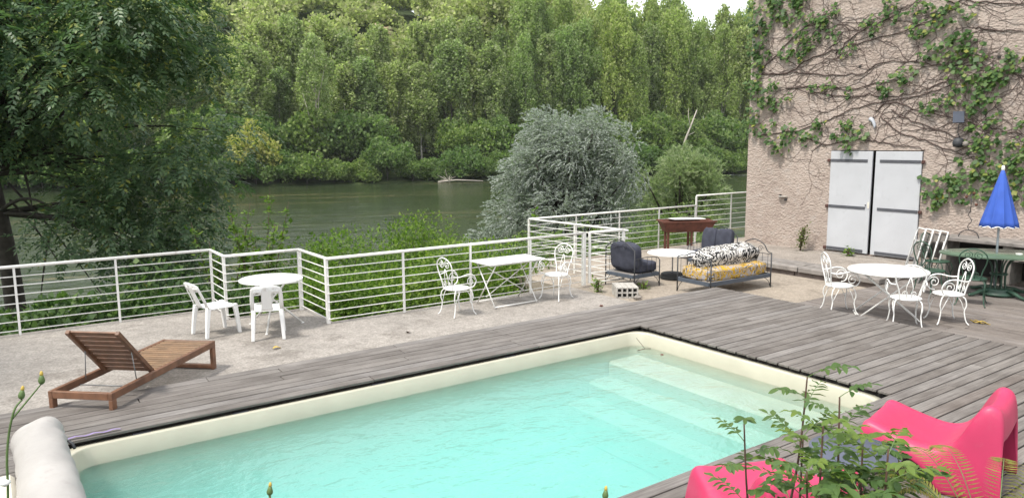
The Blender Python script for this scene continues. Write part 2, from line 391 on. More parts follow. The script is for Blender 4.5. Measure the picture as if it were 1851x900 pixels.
# leaves with numpy ------------------------------------------------
def unit(a): return a / np.maximum(1e-9, np.linalg.norm(a, axis=1, keepdims=True))
def rand_dirs(n, r=rng): return unit(r.normal(size=(n, 3)))
def leaf_quads(P, U, Ln, Wd, N=None, fold=.0):
    """one kite per leaf: base P, direction U, length Ln, half width Wd"""
    n = len(P); Ln = np.broadcast_to(np.asarray(Ln, float), (n,))[:, None]; Wd = np.broadcast_to(np.asarray(Wd, float), (n,))[:, None]
    if N is None: N = rand_dirs(n)
    S = unit(np.cross(U, N)); N2 = np.cross(S, U)
    V = np.stack([P, P + U * Ln * .45 + S * Wd - N2 * fold * Wd, P + U * Ln, P + U * Ln * .45 - S * Wd - N2 * fold * Wd], 1).reshape(-1, 3)
    F = np.arange(4 * n).reshape(n, 4)
    return V, F
def blob_points(C, Rr, per, shell=.55, r=rng):
    """points filling blobs C (n,3) of radii Rr (n,3); denser near their skins"""
    n = len(C); k = int(per); D = rand_dirs(n * k, r); rad = shell + (1 - shell) * r.random((n * k, 1)) ** .6
    rad = np.where(r.random((n * k, 1)) < .12, r.random((n * k, 1)), rad)
    P = np.repeat(C, k, 0) + D * rad * np.repeat(Rr, k, 0)
    return P, D
def pinnate(P, U, N, Ln, pairs, llen, lwid, droop=.35):
    """compound leaves: returns leaf_quads of every leaflet"""
    n = len(P); S = unit(np.cross(U, N)); N2 = np.cross(S, U); Ln = Ln[:, None]
    VS = []; FS = []; o = 0
    for i in range(pairs):
        t = .25 + .68 * i / max(1, pairs - 1)
        base = P + U * Ln * t - np.array([[0, 0, 1.]]) * Ln * droop * t * t
        for sg in (-1, 1):
            d = unit(U * .55 + S * sg * .85 - np.array([[0, 0, 1.]]) * .25 + rng.normal(size=(n, 3)) * .12)
            V, F = leaf_quads(base, d, llen * Ln[:, 0] * (1 - .35 * abs(t - .5)), lwid * Ln[:, 0], N2)
            VS.append(V); FS.append(F + o); o += len(V)
    tip = P + U * Ln * .95 - np.array([[0, 0, 1.]]) * Ln * droop
    V, F = leaf_quads(tip, unit(U - np.array([[0, 0, .5]])), llen * Ln[:, 0], lwid * Ln[:, 0], N2)
    VS.append(V); FS.append(F + o)
    return np.concatenate(VS), np.concatenate(FS)

exec_parts = []
# ================================================================== SETTING
ZT, ZP, ZL = -.18, -.22, -.13
E_ = np.array([.957, -.29]); N_ = np.array([.29, .957])          # along the far bank / away across the river
def terrain_z(x, y):
    q = .29 * x + .957 * y; s = (x - 34) * .957 + (y - 136) * -.29
    z = np.interp(q, [-80, 10, 16, 22, 38, 46, 132, 139, 150, 165, 330, 700], [-1.8, -1.8, -1.9, -2.5, -5.2, -7.2, -7.2, -4.9, -3.6, -2.2, 1.0, 1.0])
    fac = np.interp(s, [-150, 30, 60, 80, 100, 130, 260], [1, 1, .95, .72, .40, .18, .14])
    hill = np.interp(q, [150, 166, 225, 290, 380, 700], [0, 3, 40, 56, 60, 60]) * fac
    bumpy = 1.6 * np.sin(x * .07 + 1) * np.sin(y * .06) * np.clip((q - 165) / 40, 0, 1) + .35 * np.sin(x * .7) * np.sin(y * .6 + 1)* np.clip((q - 16) / 10, 0, 1)
    # plateau near a house and river behind it
    return z + hill + bumpy
gx = np.concatenate([np.linspace(-420, -60, 16)[:-1], np.linspace(-60, 60, 61)[:-1], np.linspace(60, 200, 36)[:-1], np.linspace(200, 900, 20)])
gy = np.concatenate([np.linspace(-400, -20, 10)[:-1], np.linspace(-20, 60, 41)[:-1], np.linspace(60, 330, 68)[:-1], np.linspace(330, 900, 16)])
XX, YY = np.meshgrid(gx, gy, indexing='ij'); ZZ = terrain_z(XX, YY)
ni, nj = XX.shape; idx = np.arange(ni * nj).reshape(ni, nj)
F = np.stack([idx[:-1, :-1], idx[1:, :-1], idx[1:, 1:], idx[:-1, 1:]], -1).reshape(-1, 4)
g = np_mesh("terrain", np.stack([XX, YY, ZZ], -1).reshape(-1, 3), F, M['ground'])
tag(g, "wooded valley ground falling to the river and rising to the far hill", kind='structure')
g.data.shade_smooth()
mb = MB(); c0 = N_ * 90
pt = [c0 + E_ * a + N_ * b for a, b in ((-600, -62), (900, -62), (900, 75), (-600, 75))]
mb.add([(p[0], p[1], -5) for p in pt], [(0, 1, 2, 3)])
tag(mb.build("river", M['river']), "dark green river flowing between wooded banks", kind='structure')

# ---- concrete terrace, patio, walkway
P_ = MB(); P_.prism([(-7, 8.40), (-7, 13.08), (3.06, 13.08), (3.06, 12.20), (4.28, 12.20), (4.28, 10.97), (9.02, 10.97), (9.02, 8.40)], -1.2, ZT)
tag(P_.build("concrete_terrace", M['terrace']), "rough exposed aggregate terrace behind the pool deck", kind='structure')
P_ = MB(); P_.prism([(9.026, 7.2), (9.026, 13.75), (19.5, 13.75), (19.5, 12.6), (13.62, 12.6), (13.62, 7.2)], -1.2, ZP)
tag(P_.build("patio", M['patio']), "sandy concrete patio under the iron sofa", kind='structure')
P_ = MB(); P_.prism([(13.78, 7.33), (13.78, 12.55), (16.12, 12.55), (16.12, 7.33)], -1.2, -.035)
tag(P_.build("walkway", M['walk']), "raised walkway along the foot of the house wall", kind='structure')
kr = structure("kerb", "weathered timber kerb edging the raised walkway")
for i, (ya, yb) in enumerate(((7.32, 9.05), (9.06, 10.85), (10.86, 12.55))):
    MB().box((13.71, (ya + yb) / 2, -.075), (.26, yb - ya - .012, .10), bevel=.01).build("sleeper", M['timber'], kr)
    MB().box((13.74, (ya + yb) / 2 + .1, -.18), (.22, yb - ya - .012, .10), bevel=.01).build("sleeper", M['timber_dark'], kr)
    MB().box((14.05, (ya + yb) / 2, -.06), (.38, yb - ya - .02, .10), bevel=.012).build("sleeper", M['timber'], kr)
# ---- planted bed the camera looks over
P_ = MB(); P_.prism([(-3, -3.0), (-3, .9), (5.5, .9), (5.5, -3.0)], -1.2, .30)
tag(P_.build("planting_bed", M['soil']), "soil bed below the viewpoint holding the saplings", kind='structure')

# ---- pool
pool = structure("pool", "rectangular cream pool set into the timber deck")
def rr_loop(x0, x1, y0, y1, r, z, n=6):
    out = []
    for cx, cy, a0 in ((x1 - r, y1 - r, 0), (x0 + r, y1 - r, PI / 2), (x0 + r, y0 + r, PI), (x1 - r, y0 + r, 1.5 * PI)):
        out += [(cx + r * math.cos(a0 + PI / 2 * i / n), cy + r * math.sin(a0 + PI / 2 * i / n), z) for i in range(n + 1)]
    return out
X0, X1, Y0, Y1 = .40, 7.36, 3.86, 7.375
sh = MB(); loops = [rr_loop(X0 - .10, X1 + .10, Y0 - .10, Y1 + .10, .30, -.095), rr_loop(X0 - .10, X1 + .10, Y0 - .10, Y1 + .10, .30, -.068), rr_loop(X0 - .012, X1 + .012, Y0 - .012, Y1 + .012, .23, -.066),
    rr_loop(X0, X1, Y0, Y1, .22, -.078), rr_loop(X0 + .02, X1 - .02, Y0 + .02, Y1 - .02, .21, -.28), rr_loop(X0 + .07, X1 - .07, Y0 + .07, Y1 - .07, .18, -1.12), rr_loop(X0 + .20, X1 - .20, Y0 + .20, Y1 - .20, .15, -1.25)]
n = len(loops[0]); sh.v = [v for l in loops for v in l]
for i in range(len(loops) - 1):
    for j in range(n): sh.f.append((i * n + j, i * n + (j + 1) % n, (i + 1) * n + (j + 1) % n, (i + 1) * n + j))
sh.f.append(tuple((len(loops) - 1) * n + j for j in range(n)))
shell = sh.build("pool_shell", M['liner'], pool, smooth=True)
for k, (xa, zt) in enumerate(((6.74, -.37), (6.38, -.58), (6.02, -.80))):
    MB().box(((xa + 7.30 + k * .002) / 2, (Y0 + Y1) / 2, (zt - 1.24) / 2), (7.30 + k * .002 - xa, Y1 - Y0 - .08 - k * .004, zt + 1.24 + k * .004), bevel=.035).build("step", M['liner'], pool)
wb = MB(); l0 = rr_loop(X0 + .004, X1 - .004, Y0 + .004, Y1 - .004, .21, -.245); l1 = rr_loop(X0 + .004, X1 - .004, Y0 + .004, Y1 - .004, .21, -1.30)
wb.v = l0 + l1; wb.f = [tuple(range(n)), tuple(range(n, 2 * n))[::-1]] + [(j, (j + 1) % n, n + (j + 1) % n, n + j) for j in range(n)]
water = wb.build("water", M['poolwater'], pool)
# near-black strips standing in for the shadow gap round the pool
for nm, c, d in (("gap_shade_strip", (3.9, 7.52, -.20), (7.3, .06, .30)), ("gap_shade_strip", (7.51, 5.6, -.20), (.06, 3.7, .30)), ("gap_shade_strip", (3.9, 3.70, -.20), (7.3, .06, .30)), ("gap_shade_strip", (.24, 5.6, -.20), (.06, 3.7, .30))):
    MB().box(c, d).build(nm, M['dark'], pool)
# brackets seen in the gap
for x in (1.0, 1.9, 3.4, 5.2, 6.9):
    MB().box((x, 7.44, -.070), (.16, .05, .018), bevel=.003).build("bracket", M['hinge'], pool)

# ---- timber decks, plank by plank
deck = structure("wooden_deck", "weathered grey timber deck round the pool")
PL = {}
def plank_mesh(Ln, w=.135, th=.027):
    key = (round(Ln, 2), w)
    if key not in PL:
        b = MB(); b.box((0, 0, 0), (key[0], w, th), bevel=.004)
        me = bpy.data.meshes.new("plank"); me.from_pydata(b.v, [], b.f); me.update(); PL[key] = me
    return PL[key]
def lay(parent, x0, x1, yc, mt, along='x', top=0., w=.135, joints=()):
    cuts = [x0] + sorted(j for j in joints if x0 + .4 < j < x1 - .4) + [x1]
    for a, b in zip(cuts[:-1], cuts[1:]):
        me = plank_mesh(round((b - a) - .006, 2), w); mid = (a + b) / 2
        o = link("plank", me, mt, parent, (mid, yc, top - .0135 + random.uniform(-.0025, .0015)) if along == 'x' else (yc, mid, top - .0135 + random.uniform(-.002, .002)))
        o.rotation_euler = (random.uniform(-.008, .008), 0, (0 if along == 'x' else PI / 2) + (PI if random.random() < .5 else 0))
PITCH = .15
for k in range(56):
    yc = 8.61 - PITCH * (k + .5); jn = [random.choice((1.1, 2.6, 4.1, 5.6, 7.1, 8.6)) + random.uniform(-.05, .05)]
    jn += [jn[0] + random.choice((3.0, 4.5)), jn[0] - random.choice((2.3, 3.1))]
    if k < 8: lay(deck, -2.4, 10.5, yc, M['deck'], joints=jn)
    elif k < 32:
        lay(deck, 7.425 + (k % 2) * .01, 10.47 + random.uniform(0, .02), yc, M['deck'], joints=[9.0 + random.uniform(-.1, .1)] if k % 3 == 0 else [])
        if k < 14: lay(deck, -2.4, .355, yc, M['deck'])
    elif k < 51: lay(deck, 2.0 if k > 32 else .3, 10.5, yc, M['deck'], joints=[5.2 + (k % 2) * 1.4, 8.2 + (k % 3) * .5])
for x in np.arange(-2.2, 10.5, .62):
    MB().box((x, 8.06, -.085), (.05, .90, .11)).build("joist", M['joist'], deck)
for y in np.arange(1.2, 8.3, .62):
    MB().box((9.0, y, -.085 - .001), (2.9, .05, .11)).build("joist", M['joist'], deck)
MB().box((10.485, 4.7, -.09), (.024, 7.4, .12)).build("fascia_board", M['deck'], deck)
MB().box((4.05, 8.602, -.10), (12.9, .02, .14)).build("fascia_board", M['deck'], deck)
# near-black sheets painted as the shaded void below the planks
MB().box((6.3, 2.3, -.20), (8.4, 2.6, .02)).build("void_shade_sheet", M['dark'], deck)
MB().box((9.0, 5.7, -.20), (2.9, 5.4, .02)).build("void_shade_sheet", M['dark'], deck)
MB().box((4.0, 8.05, -.19), (13, .9, .02)).build("void_shade_sheet", M['dark'], deck)
ldeck = structure("lower_deck", "lower timber deck under the green and white tables")
k = 0; x = 10.51 + .075
while x < 15.5:
    y1_ = 7.32; jn = [random.choice((6.1, 4.9, 3.4)) + random.uniform(-.1, .1)]
    if 13.2 < x < 13.6: pass
    lay(ldeck, .8, y1_, x, M['deck_low'], along='y', top=ZL, joints=jn); x += PITCH; k += 1
MB().box((13.0, 4.1, ZL - .09), (5.0, 6.4, .02)).build("void_shade_sheet", M['dark'], ldeck)  # near-black sheet standing in for the unlit space below this deck
MB().box((10.80, 7.335, ZL - .06), (.5, .02, .11)).build("fascia_board", M['deck_low'], ldeck)
MB().box((12.3, 7.337, ZL - .055), (2.6, .02, .09)).build("fascia_board", M['deck_low'], ldeck)

# ================================================================== HOUSE WALL
XW = 16.1
house = thing("stone_house", "tall pink rendered house with white double doors and creeper", "house", (XW, 4, 0))
def hp(x, y, z): return (x - XW, y - 4, z)
w = MB()
DY0, DY1, DZ0, DZ1 = 7.905, 9.995, -.0, 2.335
yl, yr, zt = 12.32, -6.0, 11.0
b = MB()
# front wall as boxes round the door opening
def wbx(nm, y0, y1, z0, z1, x0=0, x1=.55):
    b.box(hp(XW + (x0 + x1) / 2, (y0 + y1) / 2, (z0 + z1) / 2), (x1 - x0, y1 - y0, z1 - z0))
wall = MB(); b = wall
wbx('', DY1, yl, -1.5, zt); wbx('', yr, DY0, -1.5, zt); wbx('', DY0, DY1, DZ1, zt, .001, .549); wbx('', DY0, DY1, -1.5, DZ0, .001, .549)
wall.build("wall", M['stucco'], house)
sw = MB(); sw.box(hp(XW + 4.5, yl - .27, 4.75), (7.9, .54, 12.5)); sw.build("side_wall", M['stucco'], house)
MB().box(hp(XW + .40, 8.95, 1.2), (.05, 2.2, 2.5)).build("door_recess", M['dark'], house)
rf = MB(); rf.add([hp(XW - .5, yl + .5, zt - .05), hp(XW - .5, yr, zt - .05), hp(XW + 4.5, yr, zt + 2), hp(XW + 4.5, yl + .5, zt + 2), hp(XW + 9, yl + .5, zt), hp(XW + 9, yr, zt)], [(0, 1, 2, 3), (3, 2, 5, 4)])
rfo = rf.build("roof", M['brick'], house); modifier(rfo, 'SOLIDIFY', thickness=.12)
MB().box(hp(XW - .03, 8.95, -.045), (.30, 2.2, .06), bevel=.008).build("door_sill", M['stone'], house)
def door_leaf(y0, y1, hinge_y, sgn, tilt):
    cy = (y0 + y1) / 2; wv = y1 - y0
    d = MB().box((0, 0, 0), (.045, wv, DZ1 - DZ0 - .05), bevel=.006).build("door", M['door'], house, loc=hp(XW - .012, cy, (DZ0 + DZ1) / 2 + .005))
    for zz in (.93, -.12, -1.09):
        MB().box((-.030, sgn * .045, zz), (.012, wv * .88, .062), bevel=.003).build("hinge_strap", M['hinge'], d)
        MB().box((-.03, sgn * (wv / 2 + .035), zz - .005), (.05, .075, .075), bevel=.015).build("hinge_pintle", M['rusthinge'], d)
    return d
dl = door_leaf(8.985, DY1 - .012, DY1, 1, 0); dr = door_leaf(DY0 + .012, 8.915, DY0, -1, 0)
MB().box((-.03, -.47, -.05), (.014, .04, .14), bevel=.004).build("lock_plate", M['cream'], dl)
MB().tube([(-.03, -.41, -.05), (-.055, -.41, -.05)], .012, 8).build("handle", M['iron'], dl)
# small wall holes / vents
for y, z in ((9.42, 4.17), (6.62, 4.12), (8.2, 4.17), (11.30, 1.22)):
    MB().box(hp(XW - .004, y, z), (.02, .06, .05), bevel=.004).build("vent_hole", M['dark'], house)
t = thing("wall_spout", "curved grey half pipe fixed to the wall above the white doors", "spout", (XW - .02, 9.04, 2.94))
MB().grid(lambda u, v: Vector((-.05 * math.sin(PI * v) - .01, .11 - .30 * u + .10 * (1 - math.cos(u * 1.2)) - .05 * (v - .5), .12 - .32 * u * u + .07 * (v - .5) * 2)), 8, 5).build("spout_shell", M['hinge'], t, True)
modifier(t.children[0], 'SOLIDIFY', thickness=.012); t.scale = (.8, .62, .62); t.children[0].data.materials[0] = M['pole']
t = thing("solar_panel", "small square solar panel bracketed high on the wall", "solar panel", (XW - .0, 7.20, 3.0))
MB().box((-.16, 0, 0), (.03, .20, .24), ry=.35, rz=.5, bevel=.005).build("panel_face", M['glass_blue'], t)
MB().tube([(0, 0, -.08), (-.13, .0, -.03)], .015, 8).build("bracket_arm", M['iron'], t)
MB().tube([(-.03, .04, -.12), (-.04, .05, -.3), (-.03, .0, -.42)], .006, 6).build("cable", M['iron'], t)
t = thing("wall_lamp", "black round floodlight with sensor below the solar panel", "lamp", (XW, 7.16, 2.5))
MB().lathe([(.02, -.10), (.09, -.08), (.11, 0), (.08, .08), (.03, .1)], 14, (-.11, .03, 0)).build("lamp_head", M['iron'], t, True)
MB().lathe([(.01, -.05), (.05, -.04), (.055, .02), (.02, .05)], 12, (-.12, -.11, -.02)).build("sensor", M['stone'], t, True)
MB().tube([(0, 0, 0), (-.08, 0, 0)], .02, 8).build("bracket_arm", M['iron'], t)
t = thing("outlet_box", "small dark tap on a pale patch of wall left of the doors", "tap", (XW, 11.22, 1.2))
MB().box((-.02, 0, 0), (.04, .07, .09), bevel=.01).build("tap_body", M['iron'], t)
MB().lathe([(.13, -.004), (.10, .006)], 14).build("pale_patch", M['block'], t)
t.children[1].rotation_euler = (0, -PI / 2, 0); t.children[1].location = (-.004, -.08, -.06); t.children[1].scale = (1, .7, 1)

# ---- creeper
PATCH = [(11.98,5.59,0.41),(12.11,5.01,0.24),(12.01,4.53,0.24),(11.36,5.7,0.4),(10.74,5.11,0.39),(10.86,4.62,0.23),(10.26,5.36,0.28),(11.23,4.59,0.17),(11.85,3.71,0.38),(12.08,4.26,0.14),(11.55,3.43,0.17),(11.4,2.62,0.41),(10.67,2.61,0.16),(10.35,2.67,0.13),(10.29,2.93,0.12),(9.55,2.6,0.34),(9.63,2.79,0.09),(10.13,3.74,0.14),(10.52,3.78,0.08),(9.63,3.59,0.09),(11.12,3.6,0.11),(8.82,3.63,0.15),(8.39,3.87,0.23),(9.16,5.04,0.21),(10.03,4.9,0.13),(9.6,4.58,0.09),(9.83,4.47,0.07),(10.44,4.89,0.09),(8.66,5.2,0.2),(8.2,5.19,0.17),(8.14,4.8,0.23),(7.73,5.18,0.22),(7.64,4.95,0.17),(7.22,5.0,0.14),(7.54,4.35,0.33),(7.29,4.48,0.19),(7.97,4.25,0.14),(7.07,4.25,0.14),(7.14,3.83,0.33),(6.77,3.65,0.21),(6.59,3.79,0.21),(6.32,3.92,0.16),(6.41,4.16,0.1),(6.75,3.41,0.24),(6.99,3.18,0.19),(7.41,3.36,0.16),(7.81,3.24,0.18),(6.65,2.96,0.1),(6.7,2.64,0.27),(6.72,2.32,0.16),(6.93,2.42,0.14),(6.14,2.84,0.08),(6.85,1.99,0.25),(6.52,1.95,0.27),(6.22,2.06,0.21),(6.08,1.54,0.21),(6.44,1.57,0.19),(7.5,1.63,0.31),(7.59,1.34,0.23),(7.13,1.65,0.2),(7.06,1.43,0.17),(6.76,1.5,0.11),(6.19,2.27,0.16),(6.06,1.85,0.16),(6.27,2.48,0.08),(8.85,5.45,0.09),(10.99,5.77,0.2)]
PATCH += [(12.15, z, .2) for z in (3.2, 2.9, 3.9, 4.8, 5.3)] + [(5.6, 2.3, .4), (5.2, 3.0, .4), (5.5, 4.2, .4), (4.6, 2.2, .5), (11.0, 6.4, .5), (11.9, 6.5, .5), (9.5, 6.3, .4), (8, 6.2, .4)]
STEMS = [[(11.98,4.19),(11.27,4.17),(10.69,4.44),(10.0,4.59),(9.35,4.7),(8.45,4.83),(7.85,5.03),(7.44,5.21)],[(11.98,4.19),(11.12,4.16),(10.24,4.06),(9.43,4.0),(8.94,4.2),(8.23,4.16)],[(12.07,2.69),(11.12,2.78),(10.18,2.99),(9.65,3.22),(8.89,3.37),(8.07,3.48),(7.53,3.64),(7.02,3.77)],[(7.65,5.3),(7.13,5.22),(6.26,5.04)],[(11.25,3.81),(10.23,3.81),(9.54,3.67),(9.04,3.79),(8.44,3.81)],[(10.81,2.61),(10.15,2.48),(9.21,2.57),(8.83,2.51),(8.34,2.42),(7.88,2.36)],[(8.87,3.08),(8.49,2.77),(8.01,2.59),(7.44,2.37),(7.11,2.26),(6.6,2.1)],[(8.23,4.16),(7.56,4.05),(7.04,3.98),(6.54,3.86),(6.15,3.71)],[(9.0,3.2),(8.64,3.36),(8.05,3.16),(7.49,3.03),(6.95,2.86),(6.45,2.74),(6.07,2.63)],[(7.09,4.72),(6.6,4.61),(6.22,4.54)],[(10.65,3.71),(9.8,3.54),(9.28,3.54),(8.65,3.48),(8.07,3.56),(7.64,3.7)],[(9.99,4.53),(9.61,4.85),(9.24,5.04),(8.76,5.15),(8.42,5.33)],[(11.98,4.32),(11.45,4.74),(11.01,5.08),(10.59,5.28),(10.05,5.45)],[(8.63,3.19),(8.27,3.0),(7.68,2.76),(7.24,2.59),(6.92,2.48)]]
vine = thing("climbing_vine", "green creeper with bare brown stems spreading over the pink wall", "creeper", (XW, 9, 0))
for st in STEMS:
    pts = smooth_path([(-.012, y - 9, z) for y, z in st], 5)
    pts = [p + Vector((random.uniform(-.008, .004), random.gauss(0, .018), random.gauss(0, .018))) for p in pts]
    MB().tube(pts, .0135, 6, r2=.007).build("stem", M['stem'], vine, True)
tw = MB()
def walk(y, z, a, n, r, lvl):
    pts = []
    for i in range(n):
        pts.append((-.006, y - 9, z)); a += random.gauss(0, .28); y -= math.cos(a) * .07; z += math.sin(a) * .055
        if lvl and random.random() < .13: walk(y, z, a + random.choice((-1, 1)) * random.uniform(.4, 1.1), int(n * .55), r * .65, lvl - 1)
        if not (5.2 < y < 12.25) or z > 6.2 or z < 1.0 or (7.8 < y < 10.1 and z < 2.45): break
    if len(pts) > 2: tw.tube(pts, r, 4, r2=r * .35)
for st in STEMS:
    sp = smooth_path([(0, y, z) for y, z in st], 4)
    for p in sp:
        for q in range(2):
            if random.random() < .22: walk(p.y, p.z, random.choice((random.uniform(-1.2, 1.2), random.uniform(2.2, 4))), random.randint(8, 26), random.uniform(.004, .008), 2)
for i in range(60): walk(random.uniform(6, 12.2), random.uniform(2.2, 5.8), random.gauss(.25, .7), random.randint(10, 32), random.uniform(.0035, .007), 2)
tag(tw.build("tendrils", M['stem'], vine), kind="stuff")
VV = []; FF = []; o = 0
for y, z, r in PATCH:
    k = int(13 + 520 * r * r); a = rng.random(k) * 2 * PI; rad = np.sqrt(rng.random(k)) * r
    P = np.stack([-.03 - rng.random(k) * (.10 + .22 * r) * (1 - (rad / r) ** 2 * .6), y - 9 + np.cos(a) * rad * (1.1 + .3 * rng.random(k)) + .3 * r * np.sin(a * 2), z + np.sin(a) * rad * (.75 + .45 * rng.random(k)) + .06 * np.sin(a * 3 + y) + .04], 1)
    U = unit(np.stack([-.45 + rng.normal(size=k) * .25, rng.normal(size=k) * .45, -.8 + rng.normal(size=k) * .25], 1)); N = unit(np.stack([-1 + 0 * a, rng.normal(size=k) * .4, .5 + rng.normal(size=k) * .3], 1))
    ln = (.07 + .07 * rng.random(k)) * min(1, .6 + r * 1.6)
    V, F = leaf_quads(P, U, ln, ln * .48, N, .25); VV.append(V); FF.append(F + o); o += len(V)
tag(np_mesh("leaves", np.concatenate(VV), np.concatenate(FF), M['vine'], vine), kind="stuff")

# ================================================================== RAILINGS
def rail_run(parent, p0, p1, zg, zt, posts, bars=7, rtop=.024, rail_top=True, rbar=.0085, mat=None):
    p0, p1 = Vector((*p0, 0)), Vector((*p1, 0)); mt = mat or M['rail']
    if rail_top: MB().tube([p0 + Vector((0, 0, zt)), p1 + Vector((0, 0, zt))], rtop, 8).build("top_rail", mt, parent, True)
    H = zt - zg
    for i in range(bars):
        z = zg + .075 + (H - .22) * i / (bars - 1)
        MB().tube([p0 + Vector((0, 0, z)), p1 + Vector((0, 0, z))], rbar, 6).build("bar", mt, parent, True)
    d = (p1 - p0); Ln = d.length; d.normalize(); a = math.atan2(d.y, d.x)
    for s, w in posts:
        MB().box(p0 + d * s + Vector((0, 0, (zg + zt) / 2 - .006)), (w, w * .8, H - .012), rz=a, bevel=.003).build("post", mt, parent)
ZR = .84
rail = thing("terrace_railing", "long white railing stepping along the edge of the concrete terrace", "railing")
rail_run(rail, (-7, 12.95), (2.98, 12.95), ZT, ZR, [(x, .032) for x in (1.88, 3.23, 4.58, 5.92, 7.25, 8.57)] + [(9.98, .04)])
rail_run(rail, (2.98, 12.95), (2.98, 12.08), ZT, ZR, [(.835, .05)])
rail_run(rail, (2.98, 12.08), (4.18, 12.08), ZT, ZR, [(1.2, .06)])
rail_run(rail, (4.18, 12.08), (4.18, 10.85), ZT, ZR, [(1.19, .06)])
rail_run(rail, (4.18, 10.85), (9.36, 10.85), ZT, ZR, [(1.29, .036), (2.58, .036), (3.87, .036), (5.15, .07)])
gate = thing("railing_gate", "white barred gate panel at the end of the long terrace railing", "gate", (9.47, 10.84, 0), R(-8))
rail_run(gate, (.0, 0), (.80, 0), ZT + .03, ZR, [(0, .045), (.79, .055)])
MB().box((.79, -.05, .45), (.10, .05, .05), bevel=.006).build("latch", M['rail'], gate)
MB().tube([(0, 0, ZT + .04), (.80, 0, ZT + .04)], .016, 6).build("bottom_rail", M['rail'], gate)
frail = thing("patio_railing", "white railing round the patio with a raised end by the wall", "railing")
rail_run(frail, (10.27, 10.62), (10.05, 13.6), ZP, ZR, [(1.5, .036)], rtop=.022)
rail_run(frail, (10.05, 13.6), (15.67, 13.6), ZP, ZR, [(0, .045), (1.4, .034), (2.8, .034), (4.2, .034), (5.6, .05)], rtop=.022)
rail_run(frail, (15.67, 13.6), (19.0, 13.6), ZP + .26, ZR + .26, [(0.0, .045), (1.45, .034), (2.9, .034)], rtop=.022)

# ================================================================== FURNITURE
# ---- white resin chairs
def resin_chair(label, loc, rz):
    t = thing("resin_chair", label, "chair", loc, rz)
    S = MB()     # seat, slightly dished, with a turned-down rim
    def seat(u, v):
        x = -.20 + .42 * u; y = (v - .5) * (.40 + .03 * u); e = max(abs(2 * v - 1), abs(2 * u - 1))
        return Vector((x, y, .445 - .018 * math.sin(PI * u) * math.sin(PI * v) - (.035 if e > .999 else 0)))
    S.grid(seat, 10, 8); s = S.build("seat", M['resin'], t, True); modifier(s, 'SOLIDIFY', thickness=.006)
    # backrest panel with two tall arched openings, leaning back
    bm = MB()
    def bp(y, z): return Vector((-.215 - .16 * max(0, (z - .44)) / .38 - .05 * (1 - (y / .22) ** 2) * .6, y * (1 - .10 * max(0, z - .62) / .2), z))
    def strip(outl, innl):
        o = [bp(*p) for p in outl]; i_ = [bp(*p) for p in innl]; k = len(o)
        bm.add(o + i_, [(a, a + 1, k + a + 1, k + a) for a in range(k - 1)])
    # outer frame: up left side, over the top, down the right side
    import itertools
    top = [(.225 * math.cos(a), .70 + .115 * math.sin(a)) for a in np.linspace(0, PI, 17)]
    outer = [(.225, .43), (.23, .55), (.228, .64)] + top + [(-.228, .64), (-.23, .55), (-.225, .43)]
    outer = [(max(-.225, min(.225, y * 1.25)), z) for y, z in outer]
    inner = []
    for y, z in outer:
        sgn = 1 if y > 0 else -1
        inner.append((y - sgn * .055 if abs(y) > .06 else y, z if z < .66 else min(z - .055, .735)))
    strip(outer, inner)
    # centre splat and upper web
    def web(u, v):
        z = .43 + .33 * u; half = .070 + .015 * abs(2 * u - 1) ** 2 + (.115 * max(0, (u - .80) / .2) ** 1.6)
        return bp((2 * v - 1) * half, z)
    bm.grid(web, 12, 6)
    for sg in (-1, 1):     # closing arches either side
        bm.grid(lambda u, v: bp(sg * (.07 + .112 * u), .70 + .045 * v - .035 * (2 * u - 1) ** 2 * (1 - v)), 6, 2)
    bk = bm.build("backrest", M['resin'], t, True); modifier(bk, 'SOLIDIFY', thickness=.009)
    for x, y, dx in ((-.20, -.185, -.06), (-.20, .185, -.06), (.20, -.19, .045), (.20, .19, .045)):
        lg = MB(); sy = 1 if y > 0 else -1
        for wv, off in ((.055, 0),):
            prof = []
            for z, k in ((.44, 0), (.25, .5), (0, 1)):
                wz = .066 - .022 * k; cx = x + dx * k; cy = y + sy * .025 * k
                prof.append([(cx - wz / 2, cy - .03 + .006 * k, z), (cx + wz / 2, cy - .03 + .006 * k, z), (cx + wz / 2, cy + .03 - .006 * k, z), (cx - wz / 2, cy + .03 - .006 * k, z)])
            vs = [v for p in prof for v in p]; fs = [(a * 4 + j, a * 4 + (j + 1) % 4, a * 4 + 4 + (j + 1) % 4, a * 4 + 4 + j) for a in range(2) for j in range(4)] + [(3, 2, 1, 0), (8, 9, 10, 11)]
            lg.add(vs, fs)
        l = lg.build("leg", M['resin'], t); modifier(l, 'BEVEL', width=.008, segments=2)
    return t
resin_chair("white plastic chair seen from the side, left of the small round table", (2.63, 11.33, ZT), R(14))
resin_chair("white plastic chair with its back to the pool, in front of the small round table", (3.20, 10.70, ZT), R(72))

# ---- round tables
def disc(mb, r, z, th=.022, n=40): mb.lathe([(0.001, z), (r - .008, z), (r, z - .006), (r, z - th), (r - .012, z - th), (.001, z - th * .5)], n)
t = thing("round_table", "small white round table on splayed legs in the railing corner", "table", (3.42, 11.18, ZT), R(20))
m_ = MB(); disc(m_, .465, .755); m_.build("tabletop", M['white'], t, True); modifier(t.children[0], 'EDGE_SPLIT', split_angle=R(40))
MB().lathe([(.012, .756), (.012, .7575)], 10).build("centre_hole", M['iron'], t)
for a in (100, 220, 340):
    c_, s_ = math.cos(R(a)), math.sin(R(a))
    MB().tube([(-c_ * .30, -s_ * .30, .735), (c_ * .45, s_ * .45, .01)], .015, 8).build("leg", M['white'], t, True)
    MB().box((c_ * .452, s_ * .452, .008), (.045, .035, .016), rz=R(a), bevel=.003).build("foot", M['white'], t)

